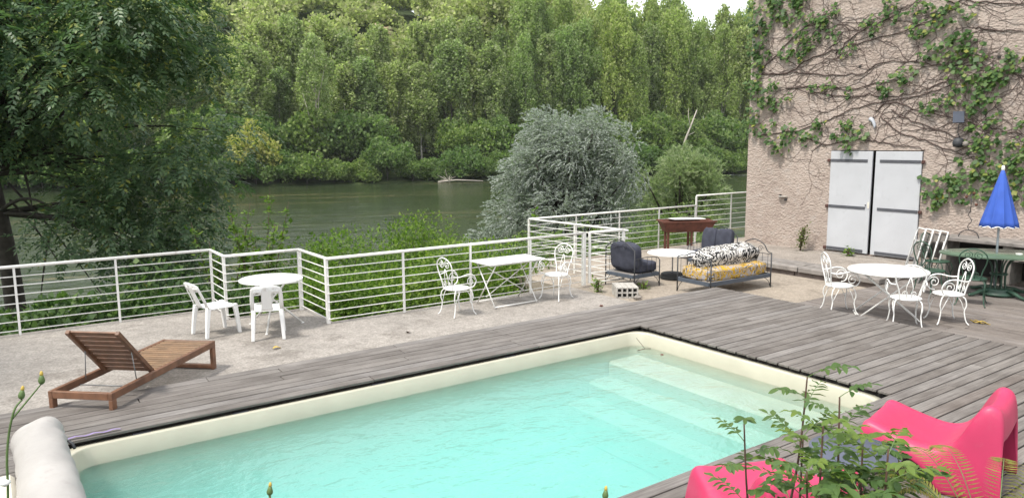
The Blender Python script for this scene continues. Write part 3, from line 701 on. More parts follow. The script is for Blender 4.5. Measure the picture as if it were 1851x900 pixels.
t = thing("bistro_table", "white rectangular folding table along the terrace railing", "table", (7.27, 10.44, ZT), R(1))
MB().box((0, 0, .752), (1.17, .60, .022), bevel=.006).build("tabletop", M['white'], t)
MB().box((0, 0, .728), (1.06, .50, .02)).build("apron", M['white'], t)
for x in (-.46, .42):
    for s in (-1, 1):
        MB().tube([(x + .06 * s * .2, -s * .26, .72), (x - .01 + .012 * s, s * .29, .012)], .011, 6).build("leg", M['rail'], t, True)
for s in (-1, 1):
    MB().tube([(-.47, s * .285, .035), (.41, s * .285, .035)], .010, 6).build("foot_bar", M['white'], t, True)
for a, b_ in (((-.44, -.02, .66), (.38, .02, .16)), ((-.45, .02, .16), (.40, -.02, .66))):
    MB().tube([a, b_], .008, 6).build("brace", M['rail'], t, True)

def spiral(c, r, a0, turns, ax, ay, n=22, r1=.2):
    c = Vector(c); ax = Vector(ax); ay = Vector(ay); out = []
    for i in range(n + 1):
        u = i / n; rr = r * (1 - u * (1 - r1)); a = a0 + turns * 2 * PI * u
        out.append(c + ax * rr * math.cos(a) + ay * rr * math.sin(a))
    return out
def scroll_chair(name, label, loc, rz, mt, group=None, seat_h=.44, arms=True, back_w=.19):
    """wrought iron garden armchair facing +x"""
    t = thing(name, label, "chair", loc, rz, group)
    m_ = MB(); m_.lathe([(.001, seat_h + .012), (.17, seat_h + .012), (.205, seat_h + .006), (.212, seat_h - .008), (.20, seat_h - .018), (.001, seat_h - .01)], 28)
    m_.build("seat", mt, t, True)
    for sx, sy in ((1, 1), (1, -1), (-1, 1), (-1, -1)):
        p = [(sx * .12, sy * .14, seat_h - .012), (sx * .165, sy * .175, seat_h - .05), (sx * .185, sy * .185, seat_h - .15), (sx * .165, sy * .175, .20), (sx * .19, sy * .19, .06), (sx * .225, sy * .215, .006)]
        MB().tube(smooth_path(p, 5), .0095, 6).build("leg", mt, t, True)
        p2 = [(sx * .06, sy * .17, seat_h - .02), (sx * .11, sy * .19, seat_h - .10), (sx * .155, sy * .178, .22)]
        MB().tube(smooth_path(p2, 4), .006, 5).build("leg_brace", mt, t, True)
    lean = lambda z: -.175 - .17 * (z - seat_h)
    # back hoop
    W = back_w; zb = seat_h - .01; zt = .93
    hoop = [(lean(zb), -.12, zb), (lean(.56), -.135, .56), (lean(.72), -W * .98, .72), (lean(.84), -W, .84), (lean(.92), -W * .62, .92), (lean(.955), 0, .955), (lean(.92), W * .62, .92), (lean(.84), W, .84), (lean(.72), W * .98, .72), (lean(.56), .135, .56), (lean(zb), .12, zb)]
    bk = MB().tube(smooth_path(hoop, 6), .0105, 6).build("backrest", mt, t, True)
    for s in (-1, 1):   # inner scrolls
        c = (lean(.84), s * .075, .845)
        sp = spiral(c, .068, PI / 2, -1.6 * s if False else 1.6, (0, s, 0), (-.17, 0, .98))
        MB().tube([Vector((lean(.46), s * .03, .46)), Vector((lean(.62), s * .045, .62))] + [Vector((lean(.77), s * .005, .77))], .006, 5).build("splat", mt, bk, True)
        MB().tube(sp, .006, 5).build("scroll", mt, bk, True)
        c2 = (lean(.53), s * .05, .53)
        MB().tube(spiral(c2, .045, -PI / 2, 1.4, (0, s, 0), (-.17, 0, .98), 16), .0055, 5).build("scroll", mt, bk, True)
    if arms:
        for s in (-1, 1):
            p = [(lean(.66), s * W * .95, .66), (-.12, s * .235, .655), (.03, s * .25, .685), (.15, s * .25, .655), (.205, s * .245, .56), (.17, s * .225, .475), (.10, s * .205, .455)]
            arm = smooth_path(p, 5)
            ar = MB().tube(arm, .0095, 6).build("armrest", mt, t, True)
            MB().tube(spiral((.095, s * .245, .565), .085, .2, 1.5, (1, 0, 0), (0, 0, 1)), .0065, 5).build("scroll", mt, ar, True)
    return t
ch = scroll_chair("scroll_chair", "white wrought iron scroll armchair at the left end of the rectangular table", (6.10, 10.22, ZT), R(6), M['white'])
dup(ch, "white wrought iron scroll armchair at the right end of the rectangular table, beside the gate", (8.15, 10.22, ZT), R(196))
dup(ch, "white scroll armchair on the left of the round white table on the lower deck", (10.93, 6.52, ZL), R(-38))
dup(ch, "white scroll armchair with its back to the pool, in front of the round white table", (10.82, 5.42, ZL), R(38))
dup(ch, "white scroll armchair on the right of the round white table, nearest the fallen leaf", (11.60, 5.20, ZL), R(140))
t = thing("folding_table", "large round white table on crossed folding legs on the lower deck", "table", (11.22, 5.92, ZL), R(38))
m_ = MB(); disc(m_, .57, .74, .026); m_.build("tabletop", M['white'], t, True); modifier(t.children[0], 'EDGE_SPLIT', split_angle=R(40))
MB().lathe([(.014, .741), (.014, .7425)], 10).build("centre_hole", M['iron'], t)
for x in (-.25, .25):
    for s in (-1, 1):
        MB().tube([(x + .01 * s, -s * .40, .72), (x - .01 * s, s * .42, .012)], .0125, 6).build("leg", M['rail'], t, True)
for s in (-1, 1): MB().tube([(-.27, s * .42, .014), (.27, s * .42, .014)], .0115, 6).build("foot_bar", M['white'], t, True)

# ---- green set
gch = scroll_chair("green_chair", "dark green iron chair in front of the green table's left end", (13.2, 5.55, ZL), R(20), M['greenmetal'], arms=False)
dup(gch, "dark green iron chair behind the white armchair, beside the white door", (13.45, 6.32, ZL), R(-20))
dup(gch, "dark green iron chair on the far left side of the green table", (14.55, 6.75, ZL), R(-90))
dup(gch, "dark green iron chair half cut by the photo edge, right of the green table foot", (15.25, 5.10, ZL), R(150))
t = thing("green_table", "big oval green iron table on an ornate foot under the blue parasol", "table", (14.35, 5.62, ZL), R(-52))
m_ = MB(); disc(m_, .90, .735, .03, 48); o = m_.build("tabletop", M['greentop'], t, True); o.scale = (1.05, .66, 1); modifier(o, 'EDGE_SPLIT', split_angle=R(40))
MB().lathe([(.05, .735), (.055, .755), (.05, .757)], 14, (.25, -.1, 0)).build("table_knob", M['white'], t)
for i in range(8):
    a = i * PI / 4 + .2; c_, s_ = math.cos(a), math.sin(a)
    MB().tube(smooth_path([(c_ * .42, s_ * .34, .71), (c_ * .24, s_ * .22, .66), (c_ * .12, s_ * .12, .5), (c_ * .11, s_ * .11, .2), (c_ * .14, s_ * .14, .11)], 5), .014, 6).build("pedestal_rod", M['greenmetal'], t, True)
MB().lathe([(.13, .36), (.14, .375), (.13, .39)], 18).build("collar", M['greenmetal'], t, True)
m_ = MB()
m_.lathe([(.20, .13), (.24, .12), (.22, .09), (.30, .05), (.30, .02)], 24); m_.build("pedestal_base", M['greenmetal'], t, True)
for i in range(4):
    a = i * PI / 2 + .5; c_, s_ = math.cos(a), math.sin(a)
    MB().tube(smooth_path([(c_ * .16, s_ * .16, .11), (c_ * .33, s_ * .33, .09), (c_ * .45, s_ * .45, .05), (c_ * .54, s_ * .54, .03), (c_ * .58, s_ * .58, .035)], 4), .04, 8, r2=.022).build("foot", M['greenmetal'], t, True)
t = thing("parasol", "closed bright blue parasol with white trim rising through the green table", "parasol", (14.42, 5.70, ZL))
t.rotation_euler = (R(-1.0), R(1.2), 0)
MB().tube([(0, 0, .02), (0, 0, 2.2)], .019, 10).build("pole", M['pole'], t, True)
m_ = MB(); nf = 10
def can(u, v):
    a = v * 2 * PI; r = (.02 + .255 * u ** .9) * (1 + .11 * (1 - abs(math.sin(a * nf / 2)) ** .6 * 2) * u)
    return Vector((r * math.cos(a), r * math.sin(a), 2.17 - .97 * u + .022 * math.cos(a * nf / 2) ** 2 * (u > .98) * -1))
m_.grid(can, 14, 100); o = m_.build("canopy", M['blue'], t, True); modifier(o, 'SOLIDIFY', thickness=.004)
MB().tube([can(1, v) + Vector((0, 0, -.004)) for v in np.linspace(0, 1, 100)[:-1]], .008, 5, True).build("trim", M['white'], o, True)
MB().lathe([(.022, 2.16), (.028, 2.18), (.026, 2.23), (.008, 2.25)], 12).build("finial", M['white'], t, True)

# ---- stack of folded white tubular loungers leaning by the counter
for i in range(4):
    t = thing("folded_chair", "white tubular folded garden chair leaning in the bundle beside the door, " + ("nearest the door", "second from the door", "third from the door", "nearest the counter")[i], "chair", (14.35 + .105 * i, 7.22 - .085 * i, ZL), R(228), "folded white chairs leaning by the counter"); t.scale = (.9, .9, .92)
    top = [(-.20, .24, 1.02 - .02 * i), (-.18, .27, 1.11 - .02 * i), (.18, .27, 1.11 - .02 * i), (.20, .24, 1.02 - .02 * i)]
    MB().tube([(-.25, 0, .01)] + top + [(.25, 0, .01)], .0145, 7).build("back_frame", M['white'], t, True)
    MB().tube([(-.21, .03, .02), (-.20, .20, .86), (.20, .20, .86), (.21, .03, .02)], .012, 6).build("leg_frame", M['white'], t, True)
    for k in range(3):
        MB().tube([(-.23, .01 + .04 * k, .24 + .05 * k), (.23, .01 + .04 * k, .24 + .05 * k)], .010, 5).build("seat_tube", M['white'], t, True)
    MB().grid(lambda u, v: Vector((-.20 + .40 * v, .14 + .16 * u + .01 * math.sin(u * 9), .50 + .50 * u)), 6, 2).build("sling", M['timber'], t, True)

# ---- stone counter with shelf by the wall
t = thing("stone_counter", "weathered counter with open shelves standing against the house wall", "counter", (15.72, 5.4, ZL))
MB().box((0, 0, .76), (.64, 3.6, .07), bevel=.01).build("countertop", M['timber'], t)
for y in (-1.7, -.55, .55, 1.70): MB().box((.02, y, .363), (.54, .16, .724), bevel=.008).build("pier", M['stone'], t)
MB().box((.02, -1.13, .44), (.50, .98, .035)).build("shelf", M['timber'], t); MB().box((.02, 0, .46), (.50, .93, .035)).build("shelf", M['timber'], t)
MB().box((.30, 0, .33), (.03, 3.3, .62)).build("under_shade_panel", M['dark'], t)  # dark sheet put in for the shade under the open counter
for k, (y, dz, c) in enumerate(((-.15, 0, 'brick'), (.22, 0, 'cream'), (-.08, .066, 'brick'), (.16, .07, 'stone'))):
    o = MB().box((0, 0, .032), (.22, .30 if k < 2 else .20, .063), bevel=.006).build("loose_brick" if c == 'brick' else "stone_tile", M[c], None, loc=(15.56, 5.4 + y, ZL + .478 + dz), rz=.1 * k)
    tag(o, ("red brick lying on the counter shelf", "cream stone tile on the counter shelf", "red brick on top of another on the counter shelf", "grey stone tile on top of the cream one")[k], "brick" if c == 'brick' else "tile")
t = thing("candle_stand", "thin rusty iron candle stand on the counter against the wall", "candle stand", (15.66, 6.72, ZL + .795))
MB().tube(smooth_path([(0, -.19, 0), (0, -.14, .10), (0, 0, .15), (0, .14, .10), (0, .19, 0)], 5), .009, 6).build("arched_foot", M['iron'], t, True)
MB().tube([(0, .03 * math.sin(z * 26), .15 + z * .36 / .36 * 1.0) for z in np.linspace(0, .36, 24)], .007, 5).build("twisted_stem", M['iron'], t, True)
MB().tube([(0, 0, .50), (0, 0, .85)], .007, 5).build("upper_stem", M['iron'], t, True)
for s, z in ((-1, .62), (1, .76), (-.4, .84)):
    MB().tube([(0, 0, z - .02), (0, s * .09, z)], .006, 5).build("arm", M['iron'], t, True); MB().lathe([(.008, z), (.026, z + .02), (.028, z + .05)], 10, (0, s * .095, 0)).build("candle_cup", M['rust'], t, True)

# ---- iron day bed with printed cushions
def cushion_mesh(sx, sy, sz, lump=.10, puff=.5, seed=0, p=3.2):
    """a stuffed cushion: rounded box with seams sucked in and lumps"""
    r = np.random.default_rng(seed); ph = r.random(6) * 6
    bm = bmesh.new(); bmesh.ops.create_cube(bm, size=2); bmesh.ops.subdivide_edges(bm, edges=bm.edges[:], cuts=9, use_grid_fill=True)
    for v in bm.verts:
        x, y, z = v.co
        l = (abs(x) ** p + abs(y) ** p + abs(z) ** p) ** (1 / p); x, y, z = x / l * 1.02, y / l * 1.02, z / l * 1.02
        k = 1 + lump * (math.sin(x * 5 + ph[0]) * math.sin(y * 6 + ph[1]) + .6 * math.sin(x * 11 + ph[2] + z * 5) * math.sin(y * 9 + ph[3]))
        edge = max(abs(x), abs(y))
        v.co = Vector((x * sx / 2, y * sy / 2, z * sz / 2 * k * (1 - puff * .35 * edge ** 4)))
    me = bpy.data.meshes.new("cushion"); bm.to_mesh(me); bm.free(); me.shade_smooth(); return me
sofa = thing("iron_daybed", "low dark iron daybed with spindled ends on the patio", "daybed", (11.36, 9.12, ZP), R(-1))
LX, LY = .85, .385
MB().box((0, -LY, .235), (2 * LX, .03, .075), bevel=.004).build("front_rail", M['steelblue'], sofa); MB().box((0, LY, .235), (2 * LX, .03, .075), bevel=.004).build("back_rail", M['steelblue'], sofa)
for s in (-1, 1):
    MB().box((s * LX, 0, .2345), (.03, 2 * LY - .034, .073), bevel=.004).build("end_rail", M['steelblue'], sofa)
    for e in (-1, 1):
        MB().tube([(s * LX, e * (LY + .016), 0), (s * LX, e * (LY + .016), .66)], .0125, 8).build("leg", M['iron'], sofa, True)
        MB().tube(bez((s * (LX - .17), e * LY, .20), (s * (LX - .08), e * LY, .16), (s * (LX - .02), e * LY, .12), (s * LX, e * LY, .03), 6), .006, 5).build("leg_brace", M['iron'], sofa, True)
    hp_ = .86 if s > 0 else .74
    MB().tube(smooth_path([(s * LX, -LY - .016, .66), (s * LX, -LY * .8, .69), (s * LX, -LY * .55, hp_ - .04), (s * LX, 0, hp_ + .03), (s * LX, LY * .55, hp_ - .04), (s * LX, LY * .8, .69), (s * LX, LY + .016, .66)], 5), .010, 6).build("end_arch", M['iron'], sofa, True)
    MB().tube([(s * LX, -LY, .64), (s * LX, LY, .64)], .007, 5).build("end_bar", M['iron'], sofa, True)
    for k in range(6):
        y = -LY + 2 * LY * (k + .5) / 6; MB().tube([(s * LX, y, .27), (s * LX, y, .64)], .0045, 5).build("spindle", M['iron'], sofa, True)
    for q in (-1, 1): MB().tube(spiral((s * LX, q * .14, .72), .065, 0, 1.3, (0, q, 0), (0, 0, 1), 16), .005, 5).build("scroll", M['iron'], sofa, True)
o = link("mattress", cushion_mesh(1.68, .74, .25, .09, .12, 3, 7), M['yellow'], None, (11.36, 9.12, ZP + .375), R(-1)); tag(o, "yellow and grey swirl print mattress lying on the iron daybed", "mattress")
o = link("bolster", cushion_mesh(1.60, .42, .38, .08, .2, 5, 4), M['bw'], None, (11.42, 9.14, ZP + .62), R(-2)); tag(o, "long black and white print bolster on the yellow mattress", "bolster"); o.rotation_euler = (.35, -.015, R(-2))

def iron_armchair(label, loc, rz):
    t = thing("iron_armchair", label, "armchair", loc, rz)     # faces +x
    a, b_ = .35, .37
    for s in (-1, 1):
        MB().box((0, s * b_, .245), (2 * a, .03, .07), bevel=.004).build("side_rail", M['steelblue'], t); MB().box((s * a, 0, .2445), (.03, 2 * b_ - .034, .068), bevel=.004).build("cross_rail", M['steelblue'], t)
        for e in (-1, 1):
            MB().tube([(s * a, e * (b_ + .015), 0), (s * a, e * (b_ + .015), .76 if s < 0 else .52)], .0115, 7).build("leg", M['iron'], t, True)
            MB().tube(bez((s * (a - .14), e * b_, .21), (s * (a - .07), e * b_, .17), (s * (a - .02), e * b_, .12), (s * a, e * b_, .05), 6), .006, 5).build("leg_brace", M['iron'], t, True)
        MB().tube(smooth_path([(-a, s * (b_ + .015), .58), (0, s * (b_ + .015), .60), (a * .8, s * (b_ + .015), .57), (a, s * (b_ + .015), .50)], 5), .008, 6).build("arm_bar", M['iron'], t, True)
        for k in range(5):
            x = -a + 2 * a * (k + .8) / 5.6; MB().tube([(x, s * (b_ + .015), .28), (x, s * (b_ + .015), .585)], .0045, 5).build("spindle", M['iron'], t, True)
    MB().tube(smooth_path([(-a, -b_ - .015, .74), (-a - .02, -b_ * .6, .86), (-a - .03, 0, .93), (-a - .02, b_ * .6, .86), (-a, b_ + .015, .74)], 6), .010, 6).build("back_arch", M['iron'], t, True)
    for q in (-1, 1): MB().tube(spiral((-a - .01, q * .12, .80), .07, 0, 1.3, (0, q, 0), (0, 0, 1), 16), .005, 5).build("scroll", M['iron'], t, True)
    MB().box((0, 0, .27), (.66, .68, .015)).build("seat_board", M['timber'], t)
    return t
def cush(parent_loc, rz, items):
    for label, cat, dims, off, rot, sd_ in items:
        v = Matrix.Rotation(rz, 3, 'Z') @ Vector(off); o = link("cushion", cushion_mesh(*dims, .06, .35, sd_, 5.5), M['cushion'], None, Vector(parent_loc) + v)
        o.rotation_euler = (Matrix.Rotation(rz, 3, 'Z') @ Euler(rot).to_matrix()).to_euler(); tag(o, label, cat)
A1 = (10.25, 10.46, ZP); iron_armchair("iron armchair with charcoal cushions nearest the white gate", A1, R(2))
cush(A1, R(2), [("charcoal seat cushion on the armchair nearest the gate", "cushion", (.58, .68, .22), (.08, 0, .385), (0, 0, 0), 11), ("charcoal back cushion propped upright on the armchair nearest the gate", "cushion", (.20, .70, .52), (-.19, 0, .60), (0, -.06, 0), 12)])
A2 = (12.72, 10.56, ZP); iron_armchair("iron armchair with tufted charcoal cushions between daybed and barbecue", A2, R(188))
cush(A2, R(188), [("charcoal seat cushion on the armchair between daybed and barbecue", "cushion", (.60, .68, .20), (.06, 0, .38), (0, 0, 0), 13), ("tufted charcoal back cushion, half nearest the wall, on the armchair by the barbecue", "cushion", (.20, .36, .50), (-.20, .175, .66), (0, -.16, .1), 14), ("tufted charcoal back cushion, half farther from the wall, on the armchair by the barbecue", "cushion", (.20, .36, .50), (-.20, -.175, .65), (0, -.18, -.1), 15)])
t = thing("pedestal_table", "low white round table on a thin post between the iron armchairs", "table", (11.38, 10.46, ZP))
m_ = MB(); disc(m_, .51, .545, .02); m_.build("tabletop", M['white'], t, True); modifier(t.children[0], 'EDGE_SPLIT', split_angle=R(40))
MB().tube([(0, 0, .10), (0, 0, .53)], .014, 8).build("post", M['pole'], t, True)
MB().lathe([(.012, .546), (.012, .5475)], 10).build("centre_hole", M['iron'], t)
t = thing("weight_ring", "black ribbed round weight lying under the low white table", "weight", (11.38, 10.46, ZP))
m_ = MB(); m_.lathe([(.05, .13), (.20, .125), (.235, .10), (.225, .09), (.245, .07), (.235, .055), (.25, .035), (.24, .02), (.235, 0)], 30); m_.build("ribbed_ring", M['tyre'], t, True)

# ---- rusty barbecue trough with a white board on top
t = thing("barbecue", "rust brown trough barbecue on legs near the far railing", "barbecue", (14.45, 12.85, ZP), R(-30))
m_ = MB(); L_, W_ = .68, .27
m_.add([(-L_, -W_, .79), (L_, -W_, .79), (L_, W_, .79), (-L_, W_, .79), (-L_ + .12, -W_ + .10, .52), (L_ - .12, -W_ + .10, .52), (L_ - .12, W_ - .10, .52), (-L_ + .12, W_ - .10, .52)],
       [(4, 5, 1, 0), (5, 6, 2, 1), (6, 7, 3, 2), (7, 4, 0, 3), (7, 6, 5, 4)])
o = m_.build("trough", M['rust'], t); modifier(o, 'SOLIDIFY', thickness=.02)
MB().box((0, -W_ - .012, .79), (2 * L_ + .04, .03, .035)).build("rim_bar", M['rust'], t); MB().box((0, W_ + .012, .79), (2 * L_ + .04, .03, .035)).build("rim_bar", M['rust'], t)
for x, y in ((-.50, -.13), (.10, -.13), (-.50, .13), (.10, .13)): MB().box((x, y, .262), (.055, .05, .52), bevel=.004).build("leg", M['rust'], t)
o = MB().box((0, 0, 0), (.80, .56, .02), bevel=.004).build("white_board", M['white'], None, loc=(14.47, 12.86, ZP + .84), rz=R(-30)); tag(o, "flat white board lying on the rusty barbecue", "board"); o.rotation_euler.x = -.06

# ---- hollow concrete block
m_ = MB(); bw, bh, bd = .40, .20, .48
for i in range(5): m_.box((-bw / 2 + .0125 + i * (bw - .025) / 4, 0, bh / 2), (.025, bd, bh))
for z in (.012, bh / 2, bh - .012):
    for i in range(4): m_.box((-bw / 2 + .025 + (i + .5) * (bw - .025) / 4 - .006, 0, z), ((bw - .025) / 4 - .025, bd - .004, .023))
m_.box((0, .22, bh / 2), (bw - .01, .02, bh - .01))
o = m_.build("hollow_block", M['block'], None, loc=(9.42, 9.80, ZP), rz=R(-33)); tag(o, "hollow concrete block with eight open cells lying by the gate", "concrete block")
def rough_stone(name, loc, d, mt, label, cat, seed):
    r = random.Random(seed); bm = bmesh.new(); bmesh.ops.create_icosphere(bm, subdivisions=3, radius=.5)
    for v in bm.verts:
        n_ = v.co.normalized(); k = 1 + .18 * math.sin(n_.x * 5 + seed) * math.sin(n_.y * 4 + 1) + .12 * math.sin(n_.z * 7 + seed * 2)
        v.co = Vector((n_.x * d[0] / 2 * k, n_.y * d[1] / 2 * k, n_.z * d[2] / 2 * k + d[2] * .4))
    me = bpy.data.meshes.new(name); bm.to_mesh(me); bm.free(); o = link(name, me, mt, None, loc); tag(o, label, cat); return o
rough_stone("stone", (9.36, 9.42, ZP), (.16, .12, .09), M['stone'], "small grey stone in front of the hollow concrete block", "stone", 3)

# ---- wooden sun lounger
lg = thing("sun_lounger", "reddish slatted wooden sun lounger with raised backrest beside the deck", "sun lounger", (1.26, 9.02, ZT), R(47.7))
LL, LW = 1.98, .69                                        # +x is the foot end
for s in (-1, 1): MB().box((0, s * (LW / 2 - .0225), .315), (LL, .045, .075), bevel=.004).build("side_rail", M['teak'], lg)
for x in (-LL / 2 + .022, LL / 2 - .022): MB().box((x, 0, .3145), (.042, LW - .092, .073), bevel=.004).build("end_rail", M['teak'], lg)
for x in (LL / 2 - .035, -LL / 2 + .035):
    for s in (-1, 1): MB().box((x, s * (LW / 2 - .023), .139), (.068, .044, .276), bevel=.004).build("leg", M['teak'], lg)
    MB().box((x, 0, .035), (.05, LW - .094, .05), bevel=.004).build("leg_bar", M['teak'], lg)
hx = -LL / 2 + .78
for k in range(15):
    x = hx + .04 + k * (LL / 2 - .06 - hx) / 14.4; MB().box((x, 0, .338), (.052, LW - .095, .02), bevel=.003).build("slat", M['teak2'], lg)
br = bpy.data.objects.new("backrest", None); COL.objects.link(br); br.parent = lg; br.location = (hx, 0, .33); br.rotation_euler = (0, R(47), 0)
for s in (-1, 1): MB().box((-.385, s * (LW / 2 - .072), .0), (.77, .045, .045), bevel=.004).build("backrest_rail", M['teak'], br)
for k in range(9): MB().box((-.035 - k * .0865, 0, .012), (.066, LW - .192, .02), bevel=.003).build("slat", M['teak'], br)
for s in (-1, 1):
    MB().tube([(hx - .31, s * .26, .33 + .33), (hx - .30, s * .29, .32)], .006, 6).build("stay", M['cable'], lg, True)
MB().tube([(hx - .38, -.31, .29), (hx - .38, .31, .29)], .008, 6).build("stay_bar", M['cable'], lg, True)

# ---- pool cover roller
t = thing("cover_roller", "white rolled pool cover lying across the near left end of the pool", "pool cover roller", (.19, 5.4, .205))
def rol(u, v):
    a = v * 2 * PI; y = -1.95 + 3.62 * u; r = .185 + .008 * math.sin(y * 3.1 + 1) + .006 * math.sin(a * 2 + y) + .012 * (math.sin(a * 3 + y * 7) * (u > .93)) + .004 * math.sin(y * 23 + 3 * math.sin(a)) * math.sin(a + y) + .003 * math.sin(a * 5 + y * 9)
    e = 0
    if u > .995: r *= .90; e = .005
    return Vector((r * math.cos(a), y + e + .02 * math.sin(a * 2) * (u > .9), r * math.sin(a)))
m_ = MB(); m_.grid(rol, 110, 36); m_.add([rol(1, v) * 1.0 for v in np.linspace(0, 1, 37)[:-1]], [tuple(range(36))]); m_.add([rol(0, v) for v in np.linspace(0, 1, 37)[:-1]], [tuple(range(36))])
m_.build("rolled_cover", M['cover'], t, True)
for y in (-1.8, 1.5): MB().box((0, y, -.19), (.30, .12, .03), bevel=.006).build("cradle", M['dark'], t)
MB().grid(lambda u, v: Vector((.185 + .012 * v, .55 - 1.5 * u, -.02 - .17 * v + .01 * math.sin(u * 14))), 14, 3).build("cover_flap", M['cover'], t, True)
MB().tube([(.18, 1.32, .05), (.21, 1.30, .02), (.22, 1.27, -.01)], .012, 5).build("buckle", M['iron'], t, True)
o = MB().grid(lambda u, v: Vector((.42 * u, .03 * (v - .5) - .10 * u, .006 + .012 * math.sin(u * 9) ** 2)), 12, 2).build("strap", M['purple'], None, loc=(.40, 7.40 if False else 7.46, .004), rz=R(12)); tag(o, "faded lilac strap end lying on the deck beside the rolled cover", "strap")
t = thing("skimmer_box", "cream plastic box lid at the left edge beside the rolled cover", "box", (-.32, 5.95, 0))
MB().box((0, 0, .10), (.64, 1.15, .12), bevel=.03).build("lid", M['cream'], t); MB().box((0, 0, .02), (.60, 1.08, .05), bevel=.01).build("box_body", M['cream'], t)

# ---- pink moulded chairs
def pink_chair(label, loc, rz):
    """moulded easy chair facing +y: one continuous shell with arched sides"""
    t = thing("pink_chair", label, "chair", loc, rz)
    prof = [(.455, .34), (.452, .375), (.43, .395), (.39, .40), (.31, .375), (.21, .345), (.11, .32), (.02, .305), (-.06, .305), (-.12, .325), (-.175, .38), (-.22, .46), (-.26, .545), (-.295, .62), (-.33, .675), (-.365, .70), (-.41, .70), (-.45, .675), (-.47, .62), (-.48, .53), (-.487, .44)]
    k = len(prof); nv = 14; hw = .345
    def width(i): s = i / (k - 1); return hw * (1 - .14 * max(0, min(1, (s - .45) / .4)) ** 1.2)
    bm = bmesh.new(); sheet = []
    for i, (y, z) in enumerate(prof):
        row = []
        for j in range(nv + 1):
            v = 2 * j / nv - 1; e = abs(v); rim = .035 * max(0, (e - .55) / .45) ** 2 * (1 if i < 10 else .5)
            saddle = (.04 * e ** 2 - .03) * max(0, min(1, (i - 10) / 4)) * (1 if i < 18 else .5)
            drop = .03 * max(0, (e - .9) / .1)
            row.append(bm.verts.new((v * width(i), y - (.03 * (1 - e ** 2) if 9 < i < 15 else 0), z + rim - drop + saddle)))
        sheet.append(row)
    for i in range(k - 1):
        for j in range(nv): bm.faces.new((sheet[i][j], sheet[i + 1][j], sheet[i + 1][j + 1], sheet[i][j + 1]))
    def foot(s):      # lower outline of the side: front leg, arch, broad back leg
        y = .465 - .97 * s
        if s < .10: z = 0
        elif s < .57: z = .225 * math.sin(PI * (s - .10) / .47) ** .5
        else: z = 0
        return y, z
    nr = 6
    svals = [0, .015, .035, .075, .155, .26, .36, .45, .535, .59, .645, .70, .755, .805, .85, .885, .92, .945, .965, .985, 1.0]
    for sg, jj in ((-1, 0), (1, nv)):
        prev = [sheet[i][jj] for i in range(k)]
        for r_ in range(1, nr + 1):
            u = r_ / nr; cur = []
            for i in range(k):
                yb, zb = foot(svals[i]); p = sheet[i][jj].co
                bulge = .05 * u + .012 * math.sin(PI * u)
                cur.append(bm.verts.new((sg * (abs(p.x) + bulge * (1 + .6 * i / k)), p.y + (yb - p.y) * u ** .9, p.z + (zb - p.z) * u)))
            for i in range(k - 1): bm.faces.new((prev[i], prev[i + 1], cur[i + 1], cur[i]))
            prev = cur
    # front apron with a low arch
    prev = [sheet[0][j] for j in range(nv + 1)]
    for r_ in range(1, 5):
        u = r_ / 4; cur = []
        for j in range(nv + 1):
            v = 2 * j / nv - 1; zb = 0 if abs(v) > .72 else .23 * math.cos(v / .72 * PI / 2) ** .5; p = sheet[0][j].co
            cur.append(bm.verts.new((p.x * (1 + .145 * u), p.y + .012 * u, p.z + (zb - p.z) * u)))
        for j in range(nv): bm.faces.new((prev[j], prev[j + 1], cur[j + 1], cur[j]))
        prev = cur
    bmesh.ops.remove_doubles(bm, verts=bm.verts[:], dist=.008); bmesh.ops.recalc_face_normals(bm, faces=bm.faces[:])
    me = bpy.data.meshes.new("shell"); bm.to_mesh(me); bm.free(); me.shade_smooth(); o = link("shell", me, M['pink'], t)
    modifier(o, 'SOLIDIFY', thickness=.03, offset=-1); modifier(o, 'SUBSURF', levels=1, render_levels=1)
    MB().lathe([(.012, 0), (.012, .002)], 10, (.05, -.10, .309)).build("drain_hole", M['rust'], t)
    return t
pink_chair("bright pink moulded plastic easy chair at the right, turned to the pool", (5.92, 2.66, 0), R(13))
pink_chair("bright pink moulded plastic easy chair half hidden by the saplings", (3.95, 2.74, -.02), R(-24))
t = thing("side_table", "dark slate round side table between the pink chairs", "table", (4.86, 2.72, 0))
m_ = MB(); disc(m_, .30, .43, .018); m_.build("tabletop", M['sidetable'], t, True); modifier(t.children[0], 'EDGE_SPLIT', split_angle=R(40))
for a in (60, 180, 300): MB().tube([(.22 * math.cos(R(a)), .22 * math.sin(R(a)), .42), (.29 * math.cos(R(a)), .29 * math.sin(R(a)), .005)], .011, 7).build("leg", M['iron'], t, True)

# ---- small litter
m_ = MB()
for q in range(3):
    m_.grid(lambda u, v: Vector((.16 * u - .05 * q, .05 * (v - .5) * math.sin(PI * min(1, u + .08)) + .03 * q, .012 + .03 * abs(v - .5) + .02 * math.sin(u * 5 + q))), 6, 4)
tag(m_.build("fallen_leaf", M['yellowleaf'], None, True, (11.85, 4.86, ZL + .004), R(-60)), "yellow dead leaf lying on the lower deck", "leaf")
for k, (x, y, lab) in enumerate(((3.02, 9.95, "yellow dry leaf on the terrace nearest the two white plastic chairs"), (4.9, 9.6, "curled brown leaf on the terrace midway to the rectangular table"), (1.75, 10.6, "brown leaf on the terrace behind the sun lounger"), (8.4, 9.3, "dry leaf on the terrace below the right scroll armchair"))):
    q_ = MB().grid(lambda u, v: Vector((.11 * u, .07 * (v - .5) * math.sin(PI * min(1, u + .1)), .006 + .02 * abs(v - .5) + .015 * math.sin(u * 4 + k))), 5, 4)
    tag(q_.build("dry_leaf", M['yellowleaf' if k == 0 else 'rust'], None, True, (x, y, ZT + .002), k * 1.3), lab, "leaf")
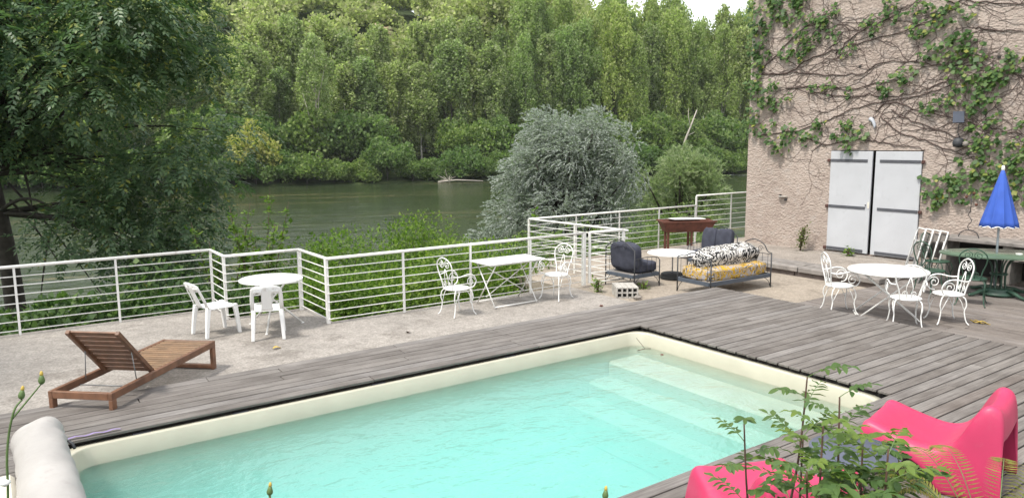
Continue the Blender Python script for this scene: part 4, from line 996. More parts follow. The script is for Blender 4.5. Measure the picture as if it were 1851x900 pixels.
m_ = MB().tube([(0, 0, 0), (.12, -.02, .01), (.2, -.05, .005)], .005, 5); m_.tube([(.12, -.02, .01), (.06, .02, .10), (.0, .03, .17)], .003, 4)
tag(m_.build("twig", M['twig'], None, False, (7.10, 7.12, -.243)), "dark twig floating in the far corner of the pool", "twig")
tag(MB().grid(lambda u, v: Vector((.09 * u, .05 * (v - .5) * math.sin(PI * min(1, u + .1)), .004)), 5, 3).build("floating_leaf", M['rust'], None, False, (7.18, 6.75, -.242), .7), "small reddish leaf floating near the pool corner", "leaf")

# ================================================================== VEGETATION
RT = np.array([right.x, right.y, 0]); RT /= np.linalg.norm(RT); FW = np.array([fwd.x, fwd.y, 0]); FW /= np.linalg.norm(FW)
def branch_tubes(name, segs, mt, parent, n=7):
    b = MB()
    for pts, r0, r1 in segs: b.tube(pts, r0, n, r2=r1)
    return b.build(name, mt, parent, True)

# ---- far bank tree kinds (shared meshes, built once)
def crown_mesh(name, C, Rr, per, size, mt, seed, up=.25, aspect=.42, shell=.6):
    r = np.random.default_rng(seed); P, D = blob_points(C, Rr, per, shell, r); n = len(P)
    U = unit(D * .5 + rand_dirs(n, r) * .9 + np.array([[0, 0, up]])); N = unit(D + rand_dirs(n, r) * .7)
    ln = size * (.6 + .8 * r.random(n)); V, F = leaf_quads(P, U, ln, ln * aspect, N, .2)
    o = np_mesh(name, V, F, mt); me = o.data; bpy.data.objects.remove(o); return me
def poplar(seed, H=24, W=4.3, mt='poplar', per=88, size=.46, n=135, base=.18):
    r = np.random.default_rng(seed); t = r.random(n) ** .85; z = H * (base + (.97 - base) * t)
    prof = np.interp(t, [0, .15, .45, .75, .92, 1], [.6, .85, 1, .88, .6, .3]); a = r.random(n) * 2 * PI; rad = W * prof * np.sqrt(r.random(n)) * .95
    C = np.stack([np.cos(a) * rad, np.sin(a) * rad, z], 1); s = (.42 + .62 * r.random(n)) * (.6 + .5 * prof) * W / 4.0
    return crown_mesh("poplar_crown", C, np.stack([s, s, s * 2.3], 1), per, size, M[mt], seed), H
def broad(seed, H=9, W=4.5, mt='bank', per=150, size=.42, n=46):
    r = np.random.default_rng(seed); D = unit(r.normal(size=(n, 3))); D[:, 2] = np.abs(D[:, 2]) * 1.1 - .25
    C = D * np.array([[W, W, H * .5]]) * (.35 + .55 * r.random((n, 1))) + np.array([[0, 0, H * .45]]); s = (.75 + .8 * r.random(n)) * W / 4.5
    return crown_mesh("bush_crown", C, np.stack([s * 1.15, s * 1.15, s * .85], 1), per, size, M[mt], seed), H
def trunk_mesh(H, r, seed, fork=3):
    q = random.Random(seed); b = MB(); pts = [(q.uniform(-.3, .3) * z / H, q.uniform(-.3, .3) * z / H, z) for z in np.linspace(-1, H * .92, 9)]
    b.tube(pts, r, 6, r2=r * .2)
    for i in range(fork):
        z0 = H * q.uniform(.2, .6); a = q.uniform(0, 6.28); L_ = H * q.uniform(.12, .22); b.tube([(0, 0, z0), (math.cos(a) * L_ * .35, math.sin(a) * L_ * .35, z0 + L_ * .7), (math.cos(a) * L_ * .6, math.sin(a) * L_ * .6, z0 + L_ * 1.5)], r * .45, 5, r2=r * .1)
    me = bpy.data.meshes.new("trunk"); me.from_pydata(b.v, [], b.f); me.update(); me.shade_smooth(); return me
POP = [poplar(s) for s in (11, 12, 13)]; POPL = [poplar(s, 25, 4.6, 'poplarlight', 95, .40) for s in (14, 15, 16)]
BUSH = [broad(s) for s in (21, 22, 23)]; YB = broad(24, 9, 4.2, 'yellowbush')
TR = [trunk_mesh(24, .32, 1, 5), trunk_mesh(24, .27, 2, 5)]; TRB = trunk_mesh(7, .16, 3, 5)
def bank_point(s, d): p = np.array([34., 136.]) + E_ * s + N_ * d; return p[0], p[1]
def far_tree(kind, crown, trunk, s, d, sc, label, cat, group=None, mt=None, tm='bark', dz=0):
    x, y = bank_point(s, d); z = max(float(terrain_z(x, y)), -5.0) - .45 + dz - (1.3 if kind == 'bank_bush' and d < 3 else 0)
    t = thing(kind, label, cat, (x, y, z), random.uniform(0, 6.28), group); t.scale = (sc[0], sc[0], sc[1])
    link("crown", crown[0], None, t)
    if trunk: link("trunk", trunk, M[tm], t)
    return t
random.seed(5)
# front rows of tall poplars and the growth along the water line; each is named by what it stands by
def px_of(x, y):
    v = Vector((x, y, 0)); return 925.5 + 1351.9 * (v.dot(right) / v.dot(fwd))
ZONES = ((300, "behind the big ash tree"), (470, "behind the yellow bush"), (640, "around the pale thin trunk"), (760, "below the rock outcrop"), (880, "above the drift branch"), (1020, "behind the silver willow's left half"), (1160, "behind the silver willow's right half"), (1270, "behind the smaller green willow"), (1330, "around the dead trunk"), (9999, "beside the house wall"))
ORD = ["first", "second", "third", "fourth", "fifth", "sixth", "seventh", "eighth", "ninth", "tenth", "eleventh", "twelfth"]
PLAN = []
sp = -42
while sp < 142:
    rightish = sp > 60
    for row in range(2):
        s = sp + random.uniform(-1.5, 1.5) + row * 2.6; d = 16 + row * 9 + random.uniform(-2, 2); k = random.uniform(.86, 1.1)
        hs = k * np.interp(s, [-50, 40, 60, 80, 100, 118, 140], [1.0, 1.08, 1.25, 1.46, 1.52, 1.50, 1.45]) * (.86 if row == 0 else 1)
        light = rightish and random.random() < .78
        PLAN.append(("poplar", random.choice(POPL if light else POP), random.choice(TR), s, d, (k, hs), light, row, random.choice(('bark', 'barkpale'))))
    sp += 5.4
s = -46
while s < 142:
    k = random.uniform(.65, 1.1); PLAN.append(("bank_bush", random.choice(BUSH), TRB, s, random.uniform(.5, 2.5), (k * 1.1, k * random.uniform(.9, 1.15)), False, 0, 'bark'))
    if random.random() < .7: k2 = random.uniform(1.15, 1.6); PLAN.append(("bank_bush", random.choice(BUSH), TRB, s + 2, random.uniform(7, 10), (k2, k2 * 1.1), False, 1, 'bark'))
    s += random.uniform(3.6, 5.4)
PLAN = [(px_of(*bank_point(p[3], p[4])), p) for p in PLAN]; PLAN = sorted([q for q in PLAN if -120 < q[0] < 1460], key=lambda q: q[0])
CNT = {}
for px, (kd, cr, trk, s, d, sc, light, row, tmn) in PLAN:
    zone = next(z for lim, z in ZONES if px < lim); key = (kd, zone, light, row, tmn); n_ = CNT[key] = CNT.get(key, -1) + 1
    if kd == "poplar": lab = ("yellow green" if light else "grey green") + " poplar, " + ("pale" if tmn == 'barkpale' else "dark") + " trunk, " + ORD[n_] + " in the " + ("front" if row == 0 else "back") + " row " + zone; gr = "poplars of the far bank wood"
    else: lab = ("low waterside bush, " if row == 0 else "taller bush set back, ") + ORD[n_] + " from left of those " + zone.replace("behind", "seen behind"); gr = "bushes along the far water line"
    far_tree(kd, cr, trk, s, d, sc, lab, "poplar" if kd == "poplar" else "bush", gr, tm=tmn)
far_tree("yellow_bush", YB, TRB, 5.6, 1.2, (1.1, 1.42), "large yellow green bush on the far bank beside the dark ash tree", "bush")
far_tree("birch_tree", poplar(31, 24, 3.4, 'poplar', 60, .40, 75, .42), trunk_mesh(24, .30, 5, 5), 17, 5.5, (1, 1.12), "tall thin tree with one pale straight trunk standing before the wood", "tree", tm='dead')
# leaning dead trunk and drift branch
x, y = bank_point(92, 2.0)
t = thing("dead_trunk", "bare pale dead trunk leaning out of the far bank bushes", "dead tree", (x, y, -4.4))
r_ = Vector(RT)
MB().tube([(0, 0, 3.5), r_ * 1.2 + Vector((0, 0, 7.5)), r_ * 2.0 + Vector((0, 0, 9.6)), r_ * 3.3 + Vector((0, 0, 13.2))], .30, 7, r2=.10).build("trunk", M['dead'], t, True)
MB().tube([r_ * 2.0 + Vector((0, 0, 9.6)), r_ * 1.5 + Vector((0, 0, 12.0)), r_ * 1.5 + Vector((0, 0, 13.6))], .13, 6, r2=.03).build("branch", M['dead'], t, True)
MB().tube([r_ * 1.3 + Vector((0, 0, 7.7)), r_ * 3 + Vector((0, 0, 8.6))], .10, 6, r2=.03).build("branch", M['dead'], t, True)
x, y = bank_point(41, -4)
t = thing("drift_branch", "pale fallen branch lying in the water at the far bank", "branch", (x, y, -5))
for k in range(7):
    a = random.uniform(.5, 3.3); L_ = random.uniform(1.2, 3.2); e = Vector(RT) * (math.cos(a) * L_ - 1.5) + Vector(FW) * random.uniform(-1, 2) + Vector((0, 0, abs(math.sin(a)) * L_ * .8 + .1))
    MB().tube([Vector(RT) * -1.2 + Vector((0, 0, .1)), Vector(RT) * -.8 + e * .5 + Vector((0, 0, .2)), e], .09, 5, r2=.02).build("limb", M['dead'], t, True)
MB().tube([Vector(RT) * -3.4 + Vector((0, 0, .1)), Vector(RT) * 0 + Vector((0, 0, .45)), Vector(RT) * 5 + Vector((0, 0, .25))], .16, 6, r2=.07).build("limb", M['dead'], t, True)
for j, (s, d) in enumerate(((38, 66), (41, 70), (36.5, 70))):
    x, y = bank_point(s, d); rough_stone("rock_outcrop", (x, y, float(terrain_z(x, y)) + 4.6 - 1.5 * j), (3.4 - .6 * j, 2.5, 4.2 - .8 * j), M['rock'], ("large pinkish rock outcrop showing between trees high on the hill", "smaller rock right of the pinkish outcrop on the hill", "lowest rock below the pinkish outcrop on the hill")[j], "rock", j + 4)
# ---- wooded hillside: one mass
VV = []; FF = []; o_ = 0; r = np.random.default_rng(77); tot = 0
for i in range(800):
    s = r.uniform(-70, 150); d = 33 + 135 * r.random() ** 1.1
    if abs(s - 38) < 4 and 48 < d < 66: continue
    x, y = bank_point(s, d); z0 = float(terrain_z(x, y)); H = r.uniform(7, 13) * (3.3 if s > 50 and d < 85 else 1.0); W = min(H, 14) * r.uniform(.38, .52); nb = 13 if H < 16 else 34
    D = unit(r.normal(size=(nb, 3))); D[:, 2] = np.abs(D[:, 2])
    C = D * np.array([[W, W, H * .5]]) * (.35 + .5 * r.random((nb, 1))) + np.array([[x, y, z0 + H * .45]]); sz = W * (.35 + .2 * r.random(nb))
    P, Dn = blob_points(C, np.stack([sz, sz, sz * .9], 1), 42, .6, r); n_ = len(P)
    U = unit(Dn * .5 + rand_dirs(n_, r)); ln = .8 * (.6 + .8 * r.random(n_)) * (1 + d / 400)
    V, F_ = leaf_quads(P, U, ln, ln * .42, unit(Dn + rand_dirs(n_, r) * .6), .2); VV.append(V); FF.append(F_ + o_); o_ += len(V)
tag(np_mesh("hillside_wood", np.concatenate(VV), np.concatenate(FF), M['wood']), "dense mixed wood covering the hill behind the poplars", "wood", kind="stuff")

# ---- the big ash at the left
def loc3(a, b_, z, O): return O + RT * a + FW * b_ + np.array([0, 0, z])
O = np.array([.40, 21.3, 0.]); zg = float(terrain_z(O[0], O[1]))
ash = thing("ash_tree", "big dark ash tree with feathery leaves hanging over the left railing", "tree", (O[0], O[1], zg))
r = np.random.default_rng(3)
Bl = []
while len(Bl) < 76:
    a, b_, z = r.uniform(-5.5, 5.6), r.uniform(-3.6, 3.6), r.uniform(-.6, 10.5)
    e = ((a - .6) / 4.75) ** 2 + (b_ / 3.8) ** 2 + ((z - 5.2) / 5.4) ** 2
    if e > 1 or e < .12: continue
    if -.9 < a < 2.2 and z < 2.5: continue
    if a <= -.9 and z < 2.2: continue
    if abs(a - 1.6) < .7 and abs(z - 4.3) < .55: continue
    if abs(a - 2.9) < .5 and abs(z - 3.4) < .5: continue
    if a > 4.1 and (z > 7.5): continue
    Bl.append((a, b_, z))
Bl += [(2.6, -.6, 1.2), (3.2, -.2, .3), (3.6, .4, .9), (4.2, -.3, 1.0), (4.4, .2, .1), (3.0, .6, -.2), (3.9, -.6, -.3), (4.6, .1, 1.9), (2.3, 0, 1.7), (4.9, 0, 2.9), (-.2, -.8, 3.3), (1.0, -.6, 2.9), (1.8, .2, 2.5), (3.4, -.9, 1.9)]
Bl = np.array(Bl); C = np.stack([RT * a + FW * b_ + np.array([0, 0, z - zg]) for a, b_, z in Bl])
tr = MB(); tp = [Vector((0, 0, -.5)), Vector(-RT * .05 + np.array([0, 0, 1.6])), Vector(-RT * .20 + np.array([0, 0, 3.4])), Vector(-RT * .33 + np.array([0, 0, 5.0])), Vector(-RT * .1 + np.array([0, 0, 8.0])), Vector(np.array([0, 0, 11.5]))]
tr.tube(smooth_path(tp, 4), .25, 10, r2=.07); tr.build("trunk", M['bark'], ash, True)
lb = MB()
for i, c in enumerate(C):
    z0 = min(max(c[2] * .62 - .3, 4.2 if C[i][2] > 3.5 else 3.3), 9.5); p0 = Vector((-.25 * RT[0], -.25 * RT[1], z0)); c = Vector(c); m1 = p0.lerp(c, .5) + Vector((0, 0, .55)) + Vector(rng.normal(size=3) * .2)
    lb.tube(bez(p0, p0.lerp(m1, .6), m1, c, 8), .055, 5, r2=.012)
lb.build("limbs", M['bark'], ash, True)["kind"] = "stuff"
per = 175; sz = .70 + .5 * r.random(len(C)); P, D = blob_points(C, np.stack([sz * 1.15, sz * 1.15, sz * .8], 1), per, .25, r); n_ = len(P)
U = unit(D * np.array([[1, 1, .4]]) + rand_dirs(n_, r) * .6 + np.array([[0, 0, -.25]])); N = unit(np.array([[0, 0, 1.]]) + rand_dirs(n_, r) * .45)
V, F_ = pinnate(P, U, N, .26 + .14 * r.random(n_), 4, .42, .085, .30)
tag(np_mesh("crown", V, F_, M['ash'], ash), kind="stuff")
# bare drooping twigs under the crown
for a0, z0, a1, z1 in ((.1, 1.7, 2.3, -.9), (.1, 1.3, 1.5, -.4), (1.2, 2.2, 2.9, .2), (.5, 2.0, .9, .7), (2.3, -.9, 3.3, -1.4), (1.0, .6, .8, -1.2), (1.4, 1.8, 2.6, 1.0)):
    p0 = Vector(RT * a0 + np.array([0, 0, z0 - zg])); p1 = Vector(RT * a1 - FW * .4 + np.array([0, 0, z1 - zg])); m_ = p0.lerp(p1, .5) + Vector((0, 0, .18))
    MB().tube(bez(p0, m_, m_, p1, 10), .034, 5, r2=.010).build("bare_branch", M['bark'], ash, True)
# second trunk at the extreme left
t = thing("dark_tree", "dark trunk at the far left photo edge behind the railing", "tree", (-.95, 17.6, -2.2)); MB().tube([(0, 0, -.5), (-.05, 0, 3), (-.4, .2, 8)], .22, 8, r2=.10).build("trunk", M['bark'], t, True)
C = np.stack([np.array([-1.6, .3, 7.4]) + r.normal(size=3) * np.array([1.2, 1.2, 1.2]) for _ in range(16)]); P, D = blob_points(C, np.full((16, 3), .9), 110, .3, r)
V, F_ = pinnate(P, unit(D + rand_dirs(len(P), r) * .6 + np.array([[0, 0, -.3]])), unit(np.array([[0, 0, 1.]]) + rand_dirs(len(P), r) * .4), .24 + .1 * r.random(len(P)), 4, .40, .075, .3)
tag(np_mesh("crown", V, F_, M['ash'], t), kind="stuff")

# neighbouring ash just left of the frame; it shades that end of the terrace
n_ash = copy_tree(ash); n_ash.location = (-8.2, 10.9, -2.6); n_ash.rotation_euler.z = 2.1; n_ash["label"] = "neighbouring ash tree standing left of the big one, mostly outside the picture"

# ---- willows
def willow(label, O, blobs, mt, plume, per_leaf, seed, wind, ll, lw, spread=.5):
    O = np.array(O); r = np.random.default_rng(seed); t = thing("willow", label, "willow", tuple(O))
    C = np.stack([RT * a + FW * b_ + np.array([0, 0, z]) for a, b_, z, s in blobs]); S = np.array([[s, s, s * .95] for *_, s in blobs])
    tb = MB()
    for c in C: tb.tube(bez((0, 0, -.6), Vector(c) * .2 + Vector((0, 0, .6)), Vector(c) * .6 + Vector((0, 0, .5)), Vector(c), 8), .10, 6, r2=.02)
    tb.build("trunk", M['bark'], t, True)
    P, D = blob_points(C, S, plume, .55, r); n = len(P)
    W = RT * wind[0] + np.array([0, 0, wind[1]]); U = unit(D * .55 + W[None] + rand_dirs(n, r) * spread)
    L_ = .26 + .20 * r.random(n); k = per_leaf
    tt = np.tile(np.linspace(.05, 1, k), n)[:, None]; Pb = np.repeat(P, k, 0) + np.repeat(U * L_[:, None], k, 0) * tt - np.array([[0, 0, 1.]]) * (np.repeat(L_, k)[:, None] * .35 * tt ** 2)
    Ul = unit(np.repeat(U, k, 0) + rand_dirs(n * k, r) * .55 - np.array([[0, 0, .25]])); V, F_ = leaf_quads(Pb, Ul, ll * (.7 + .6 * r.random(n * k)), lw, unit(rand_dirs(n * k, r) + np.array([[0, 0, .4]])), .3)
    tag(np_mesh("crown", V, F_, M[mt], t), kind="stuff"); return t
r = np.random.default_rng(9); bl = []
while len(bl) < 56:
    a, b_, z = r.uniform(-3.0, 2.9), r.uniform(-2.2, 2.2), r.uniform(.2, 6.4)
    e = ((a - (.0 + .12 * (z - 3))) / 2.55) ** 2 + (b_ / 2.2) ** 2 + ((z - 3.3) / 3.3) ** 2
    if .15 < e < .92: bl.append((a, b_, z, r.uniform(.55, .95)))
bl += [(q, -1.6 - .2 * (i % 3), .3 + .35 * (i % 4), .75) for i, q in enumerate(np.linspace(-2.6, 2.6, 9))] + [(-3.5, -1, .9, .6), (-3.1, -.6, 1.5, .55), (-4.0, -1.2, .6, .55), (-2.9, -.8, .7, .6), (-4.4, -1.4, .9, .4)]
willow("silver grey willow blown by the wind behind the patio railing", (17.9, 21.9, -2.7), bl, 'willow', 150, 20, 5, (-.5, .10), .09, .019, .40)
bl = []
while len(bl) < 30:
    a, b_, z = r.uniform(-2.4, 2.4), r.uniform(-1.8, 1.8), r.uniform(.2, 4.6); e = (a / 2.2) ** 2 + (b_ / 1.8) ** 2 + ((z - 2.1) / 2.5) ** 2
    if .12 < e < .95: bl.append((a, b_, z, r.uniform(.5, .8)))
willow("smaller soft green willow right of the silver one", (23.4, 21.2, -2.6), bl, 'willowgreen', 80, 20, 6, (-.15, .45), .15, .017, .45)

# ---- shrubs just outside the railings
def shrub(label, x, y, z0, W, H, mt, per, seed, size=.075, nb=22, D_=None, group=None, aspect=.30):
    r = np.random.default_rng(seed); t = thing("shrub", label, "shrub", (x, y, z0), 0, group); D_ = D_ or W
    a = r.random(nb) * 2 * PI; rad = np.sqrt(r.random(nb)); C = np.stack([np.cos(a) * rad * W, np.sin(a) * rad * D_, H * (.15 + .75 * r.random(nb) * (1 - .45 * rad ** 2))], 1)
    sz = (.22 + .20 * r.random(nb)) * (W + H) * .5; P, D = blob_points(C, np.stack([sz, sz, sz * .75], 1), per, .55, r); n = len(P)
    U = unit(D * .6 + rand_dirs(n, r) * .7 + np.array([[0, 0, .25]])); ln = size * (.6 + .8 * r.random(n)); V, F_ = leaf_quads(P, U, ln, ln * aspect, unit(np.array([[0, 0, .9]]) + D * .5 + rand_dirs(n, r) * .5), .25)
    st = MB()
    for c in C[::2]: st.tube(bez((0, 0, -.3), (0, 0, .3), Vector(c) * .7, Vector(c), 5), .018, 5, r2=.006)
    st.build("stems", M['twig'], t, True)["kind"] = "stuff"
    tag(np_mesh("foliage", V, F_, M[mt], t), kind="stuff"); return t
for i, (x, y, z0, W, H, lab) in enumerate(((5.5, 13.1, -1.9, 1.3, 2.2, "bright green shrub behind the railing, left of the rectangular table"), (7.3, 13.0, -1.9, 1.4, 2.6, "bright green shrub behind the white rectangular table"), (9.0, 13.4, -1.9, 1.15, 2.7, "bright green shrub left of the silver willow by the railing corner"),
        (6.4, 15.2, -2.2, 1.9, 3.0, "tall bright shrub behind the railing, left of the silver willow"), (8.3, 15.6, -2.2, 2.0, 3.15, "tall bright shrub reaching up before the silver willow"), (4.9, 11.9, -1.9, .8, 1.7, "low bright shrub under the railing beside the small round table"), (3.9, 14.2, -2.2, 1.2, 1.95, "bright green shrub beyond the railing corner with the small round table"))):
    shrub(lab, x, y, z0, W, H, 'shrub', 560, 40 + i, .080, 30, W * .85)
for i, (x, y, z0, W, H, lab) in enumerate(((-.9, 14.4, -2, 1.3, 2.25, "dark leafy shrub at the left photo edge behind the railing"), (1.1, 14.4, -2, 1.3, 2.1, "dark leafy shrub behind the railing, next to the ash trunk"), (2.6, 14.8, -2.1, 1.3, 2.7, "dark green shrub behind the left railing panel below the hanging ash boughs"), (-2.5, 15.2, -2, 1.3, 1.8, "dark shrub beyond the left railing outside most of the picture"))):
    shrub(lab, x, y, z0, W, H, 'darkshrub', 330, 60 + i, .13, 26, W * .8, aspect=.36)
for i, (x, y, z0, W, H, lab) in enumerate(((12.0, 15.6, -2.2, 1.5, 2.6, "green shrub behind the patio railing, below the silver willow"), (14.6, 15.8, -2.2, 1.5, 2.6, "green shrub behind the rusty barbecue beyond the railing"), (17.0, 15.8, -2.2, 1.5, 2.7, "green shrub behind the raised end of the patio railing"), (10.4, 15.0, -2.2, 1.0, 2.3, "dark green shrub at the corner of the patio railing"), (19.5, 17.6, -2.2, 1.7, 2.6, "green shrub beyond the house corner"))):
    shrub(lab, x, y, z0, W, H, 'darkshrub' if i == 3 else 'bank', 380, 70 + i, .085, 24, W * .8)
# light saplings sticking up behind the railing near the small table
def whip(label, x, y, z0, H, seed, lean=(0, 0), mt='shrub', nst=4, leafs=26, size=.10):
    r = random.Random(seed); t = thing("young_tree", label, "sapling", (x, y, z0)); P = []; U = []
    sb = MB()
    for k in range(nst):
        a = r.uniform(0, 6.28); hh = H * r.uniform(.65, 1.0); end = Vector((math.cos(a) * H * .16 + lean[0] * hh, math.sin(a) * H * .16 + lean[1] * hh, hh)); pts = bez((0, 0, -.2), (0, 0, hh * .4), end * .75, end, 12); sb.tube(pts, .016, 5, r2=.004)
        for i in range(leafs):
            u = .25 + .75 * i / leafs; p = pts[min(12, int(u * 12))]
            for q in range(4):
                P.append(tuple(p + Vector((r.gauss(0, .05), r.gauss(0, .05), r.gauss(0, .04))))); U.append((r.gauss(0, 1), r.gauss(0, 1), r.gauss(.25, .5)))
    sb.build("stems", M['twig'], t, True)["kind"] = "stuff"
    P = np.array(P); U = unit(np.array(U)); ln = size * (.6 + .7 * rng.random(len(P))); V, F_ = leaf_quads(P, U, ln, ln * .30, unit(np.array([[0, 0, 1.]]) + rand_dirs(len(P)) * .5), .2); tag(np_mesh("foliage", V, F_, M[mt], t), kind="stuff")
whip("slim young tree with upright leafy stems behind the railing corner by the small round table", 4.45, 15.2, -2.1, 4.0, 1, nst=8, leafs=40, size=.13)
whip("second slim leafy stem left of the one behind the small round table", 3.75, 15.3, -2.1, 3.6, 2, nst=6, leafs=36, size=.12)
whip("pale arching shoot leaning right above the railing beside the small round table", 5.3, 15.0, -2.1, 3.0, 3, (.22, 0), nst=5, size=.12)
whip("climbing shoot with large bright leaves before the silver willow's trunk", 12.6, 17.3, -2.2, 3.1, 4, nst=2, leafs=16, size=.17)
whip("feathery green weed at the foot of the pink wall left of the doors", 15.75, 10.45, -.03, .62, 5, mt='grass', nst=7, leafs=9, size=.07)
whip("small weed growing under the white doors", 15.85, 9.3, -.03, .18, 6, nst=4, leafs=4, size=.09)
whip("low weed beside the white gate post and the hollow block", 9.25, 10.35, ZP, .28, 7, nst=5, leafs=6, size=.07)
whip("low weed tuft under the gate latch on the patio", 10.15, 10.05, ZP, .12, 8, nst=4, leafs=4, size=.06)
whip("tiny weed in the crack where patio meets deck", 9.85, 8.62, ZP, .22, 9, mt='grass', nst=3, leafs=4, size=.06)
# low growth on the slope below the terrace
P = np.stack([rng.uniform(-12, 26, 9000), rng.uniform(13.6, 34, 9000), np.zeros(9000)], 1); P[:, 2] = terrain_z(P[:, 0], P[:, 1]) + rng.random(9000) * .5
V, F_ = leaf_quads(P, unit(rand_dirs(9000) + np.array([[0, 0, .5]])), .34, .07, unit(rand_dirs(9000) + np.array([[0, 0, 1.]])), .2); tag(np_mesh("ground_cover", V, F_, M['bank']), "rough green growth on the slope below the terrace", "ground cover", kind="stuff")

# ---- foreground saplings, leaflet by leaflet
def leaflet_mesh(seed, L_=.062, W_=.030):
    r = random.Random(seed); b = MB(); rows = 5
    pts = []
    for i in range(rows + 1):
        u = i / rows; w_ = W_ * math.sin(PI * min(1, (u * .93 + .05))) ** .8 * .5; z = -.35 * L_ * u * u * r.uniform(.3, 1)
        pts.append([(u * L_, -w_, z + w_ * .35), (u * L_, 0, z), (u * L_, w_, z + w_ * .35)])
    vs = [p for q in pts for p in q]; fs = []
    for i in range(rows):
        for j in range(2): fs.append((i * 3 + j, i * 3 + 3 + j, i * 3 + 4 + j, i * 3 + 1 + j))
    me = bpy.data.meshes.new("leaflet"); me.from_pydata(vs, [], fs); me.update(); me.shade_smooth(); return me
LM = {}
for nm in ('sapling', 'saplinglight'):
    LM[nm] = [leaflet_mesh(s) for s in (1, 2, 3)]
    for me in LM[nm]: me.materials.append(M[nm])
def sapling(label, foot, top, nleaf, seed, mt='sapling', Ll=.30, start=.35, pairs=5, sc=1.0):
    r = random.Random(seed); foot = Vector(foot); top = Vector(top); t = thing("sapling", label, "sapling", foot)
    ax = top - foot; st = smooth_path([Vector((0, 0, 0)), ax * .35 + Vector((r.uniform(-.02, .02), r.uniform(-.02, .02), 0)), ax * .7 + Vector((r.uniform(-.02, .02), 0, 0)), ax], 6)
    MB().tube(st, .0085 * sc, 6, r2=.0035).build("stem", M['twig'], t, True)
    for k in range(nleaf):
        u = start + (1 - start) * (k + 1) / nleaf; p = st[min(len(st) - 1, int(u * (len(st) - 1)))]; a = k * 2.4 + r.uniform(-.3, .3) + seed
        d = Vector((math.cos(a), math.sin(a), r.uniform(.25, .75) + .35 * u)).normalized(); L_ = Ll * r.uniform(.75, 1.1) * (1.1 - .35 * u)
        rc = [p + d * L_ * q / 6 - Vector((0, 0, 1)) * L_ * .30 * (q / 6) ** 2 for q in range(7)]
        R_ = MB().tube(rc, .0022, 4, r2=.001).build("compound_leaf", M['greenstem'], t)
        side = d.cross(Vector((0, 0, 1))).normalized()
        for q in range(pairs * 2 + 1):
            v = .30 + .66 * (q // 2) / pairs if q < pairs * 2 else 1.0; b_ = rc[0].lerp(rc[6], v) ; i0 = min(5, int(v * 6)); b_ = rc[i0].lerp(rc[i0 + 1], v * 6 - i0)
            s_ = 1 if q % 2 else -1; tang = (rc[min(6, i0 + 1)] - rc[i0]).normalized()
            x_ = (tang * (.55 if q < pairs * 2 else 1) + side * s_ * (.85 if q < pairs * 2 else 0) + Vector((0, 0, r.uniform(-.35, .15)))).normalized()
            z_ = (Vector((0, 0, 1)) + Vector((r.gauss(0, .3), r.gauss(0, .3), 0))); y_ = z_.cross(x_).normalized(); z_ = x_.cross(y_)
            o = link("leaflet", random.choice(LM[mt]), None, R_); k_ = sc * r.uniform(.75, 1.15) * (L_ / .30) ** .5
            o.matrix_local = Matrix(((x_.x, y_.x, z_.x, b_.x), (x_.y, y_.y, z_.y, b_.y), (x_.z, y_.z, z_.z, b_.z), (0, 0, 0, 1))) @ Matrix.Scale(k_, 4)
    return t


sapling("tallest sapling with one straight reddish stem at the pool corner", (2.78, 1.88, .3), (2.98, 1.91, 1.53), 8, 1, Ll=.30, start=.48)
sapling("thin sapling left of the tallest one, over the pool edge", (2.72, 1.90, .3), (2.645, 1.99, 1.36), 7, 2, Ll=.26, start=.55)
sapling("sapling in front of the slate side table with a dark thin stem", (2.87, 1.63, .3), (2.93, 1.72, 1.50), 7, 3, Ll=.28, start=.5)
sapling("light green bushy sapling before the slate side table", (2.64, 1.60, .3), (2.67, 1.63, 1.47), 9, 4, 'saplinglight', .24, .62, 5, .9)
sapling("low sapling with broad dark leaves before the half hidden pink chair", (2.60, 1.62, .3), (2.62, 1.66, 1.27), 8, 5, Ll=.30, start=.62, sc=1.15)
sapling("sapling spreading light sprays under the right pink chair", (2.72, 1.40, .3), (2.80, 1.43, 1.40), 10, 6, 'saplinglight', .30, .66)
sapling("low dark sapling at the bottom between the two pink chairs", (2.60, 1.42, .3), (2.64, 1.45, 1.26), 9, 7, Ll=.30, start=.66, sc=1.15)
sapling("small light sapling between the two thin stems", (2.75, 1.74, .3), (2.80, 1.80, 1.33), 8, 8, 'saplinglight', .26, .6)
sapling("dark leafed sapling low in front of the right pink chair's shaded arch", (2.92, 1.42, .3), (2.95, 1.46, 1.30), 9, 9, Ll=.30, start=.62, sc=1.1)
sapling("pale green sapling low between the slate table and the right pink chair", (2.98, 1.62, .3), (3.03, 1.66, 1.30), 9, 10, 'saplinglight', .28, .6)
sapling("broad leafed sapling at the very bottom below the slate table", (2.78, 1.52, .3), (2.80, 1.53, 1.22), 9, 11, Ll=.32, start=.62, sc=1.25)
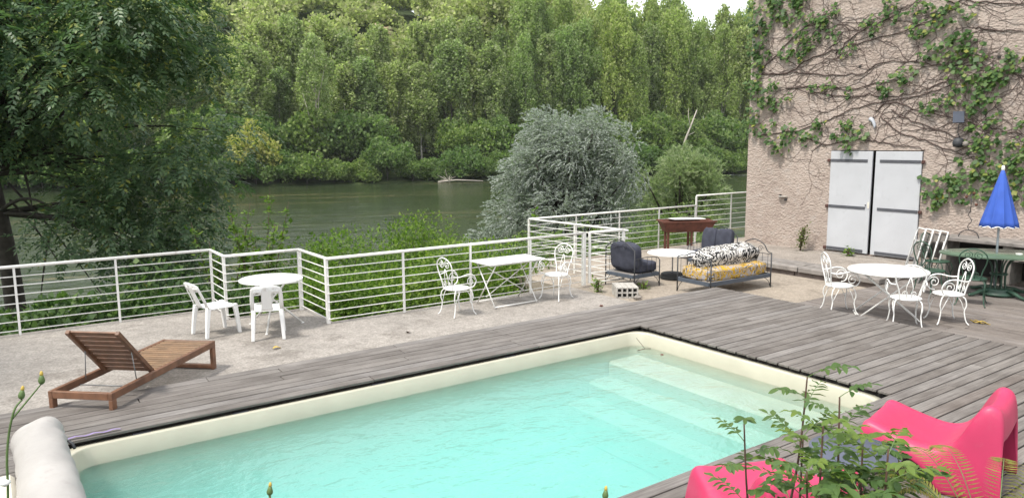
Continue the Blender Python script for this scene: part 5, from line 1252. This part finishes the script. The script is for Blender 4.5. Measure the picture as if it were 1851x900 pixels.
# fern
t = thing("fern", "yellow green fern at the bottom right under the pink chair", "fern", (3.26, 1.20, .36))
for k in range(15):
    a = k * 2.4; L_ = .42 + .16 * random.random(); d = Vector((math.cos(a), math.sin(a), 0)); pts = bez((0, 0, .35), d * L_ * .25 + Vector((0, 0, .72)), d * L_ * .75 + Vector((0, 0, .95)), d * L_ + Vector((0, 0, .80 - .1 * random.random())), 20)
    fr = MB().tube(pts, .0028, 4, r2=.001).build("frond", M['greenstem'], t); Pn = []; Un = []; Ln = []
    for i in np.arange(3, 20.6, .45):
        i = float(i); fi = i; i = int(i); tg = (pts[min(20, i + 1)] - pts[i - 1]).normalized(); sd = tg.cross(Vector((0, 0, 1))).normalized()
        for s_ in (-1, 1): Pn.append(tuple(pts[i].lerp(pts[min(20, i + 1)], fi - i))); Un.append(tuple((sd * s_ + tg * .35 - Vector((0, 0, .15))).normalized())); Ln.append(.095 * math.sin(PI * min(1, (i - 1) / 20 * .9 + .1)) + .01)
    Pn = np.array(Pn); Un = np.array(Un); Ln = np.array(Ln); V, F_ = leaf_quads(Pn, Un, Ln * .7, .0055, np.array([[0, 0, 1.]]) + rand_dirs(len(Pn)) * .2, .2)
    tag(np_mesh("pinnae", V, F_, M['fern'], fr), kind="stuff")
# sow thistles
def bud(parent, p, d, open_=True):
    p = Vector(p); d = Vector(d).normalized(); q = d.to_track_quat('Z', 'Y').to_euler()
    b = MB().lathe([(.004, -.004), (.012, .002), (.0145, .012), (.010, .026), (.007, .034)], 9).build("bud", M['greenstem'], parent, True, loc=p); b.rotation_euler = q; b.scale = (.78, .78, .85)
    MB().lathe([(.006, .032), (.008, .040), (.005, .050), (.002, .052)], 7).build("bud_tip", M['yellowleaf'], b, True)
t = thing("sow_thistle", "thin weed stem with two closed yellow buds over the rolled cover end", "weed", (-.06, 3.05, .3))
pts = [(-.10, 0, .1), (.02, 0, .95), (.045, -.015, 1.24), (.075, -.02, 1.38), (.105, -.01, 1.42)]
MB().tube(smooth_path(pts, 5), .0050, 6, r2=.003).build("stem", M['greenstem'], t, True)
MB().tube(smooth_path([(.070, -.02, 1.36), (.125, -.03, 1.425), (.165, -.045, 1.475)], 5), .0034, 6, r2=.0022).build("side_stem", M['greenstem'], t, True)
bud(t, (.102, -.012, 1.425), (.2, 0, 1)); bud(t, (.165, -.045, 1.475), (.05, 0, 1))
MB().lathe([(.004, 0), (.016, .008), (.018, .016), (.008, .024)], 10).build("seed_head", M['white'], t, True, loc=(.03, -.01, 1.12))
for k, (fx, fy, fz, lab) in enumerate(((.72, 2.50, 1.393, "green weed bud poking up at the bottom over the pool water"), (1.67, 1.82, 1.375, "small green shoot tip at the bottom by the near pool edge"))):
    t = thing("sow_thistle", lab, "weed", (fx, fy, .3)); MB().tube([(0, .02, 0), (.01, 0, .6), (0, 0, fz - .3 - .005)], .004, 6).build("stem", M['greenstem'], t, True); bud(t, (0, 0, fz - .305), (.1, 0, 1))
    for q_ in range(5):
        zz = fz - .3 - .05 - .05 * q_; an = q_ * 2.4; b_ = MB().grid(lambda u, v: Vector((.006 + .075 * u, .026 * (v - .5) * math.sin(PI * min(1, u + .12)), .03 * u - .05 * u * u)), 5, 2).build("leaf", M['sapling'], t, True, (0, 0, zz), an)
    if k == 0: MB().tube([(0, 0, .95), (-.02, .01, 1.00), (-.03, .015, 1.025)], .003, 5).build("side_stem", M['greenstem'], t, True); bud(t, (-.03, .015, 1.02), (-.1, 0, 1))


# ---- thin haze volume, added to lift the darks of the far trees
hz = MB(); hz.box((240, 260, 34), (1420, 1400, 90))
m = bpy.data.materials.new("haze_air"); m.use_nodes = True; t = m.node_tree; t.nodes.clear(); o_ = t.nodes.new("ShaderNodeOutputMaterial"); pv = t.nodes.new("ShaderNodeVolumePrincipled")
pv.inputs["Color"].default_value = (.95, .97, 1, 1); pv.inputs["Density"].default_value = .00011; t.links.new(pv.outputs[0], o_.inputs["Volume"])
tag(hz.build("haze", m), kind="stuff")
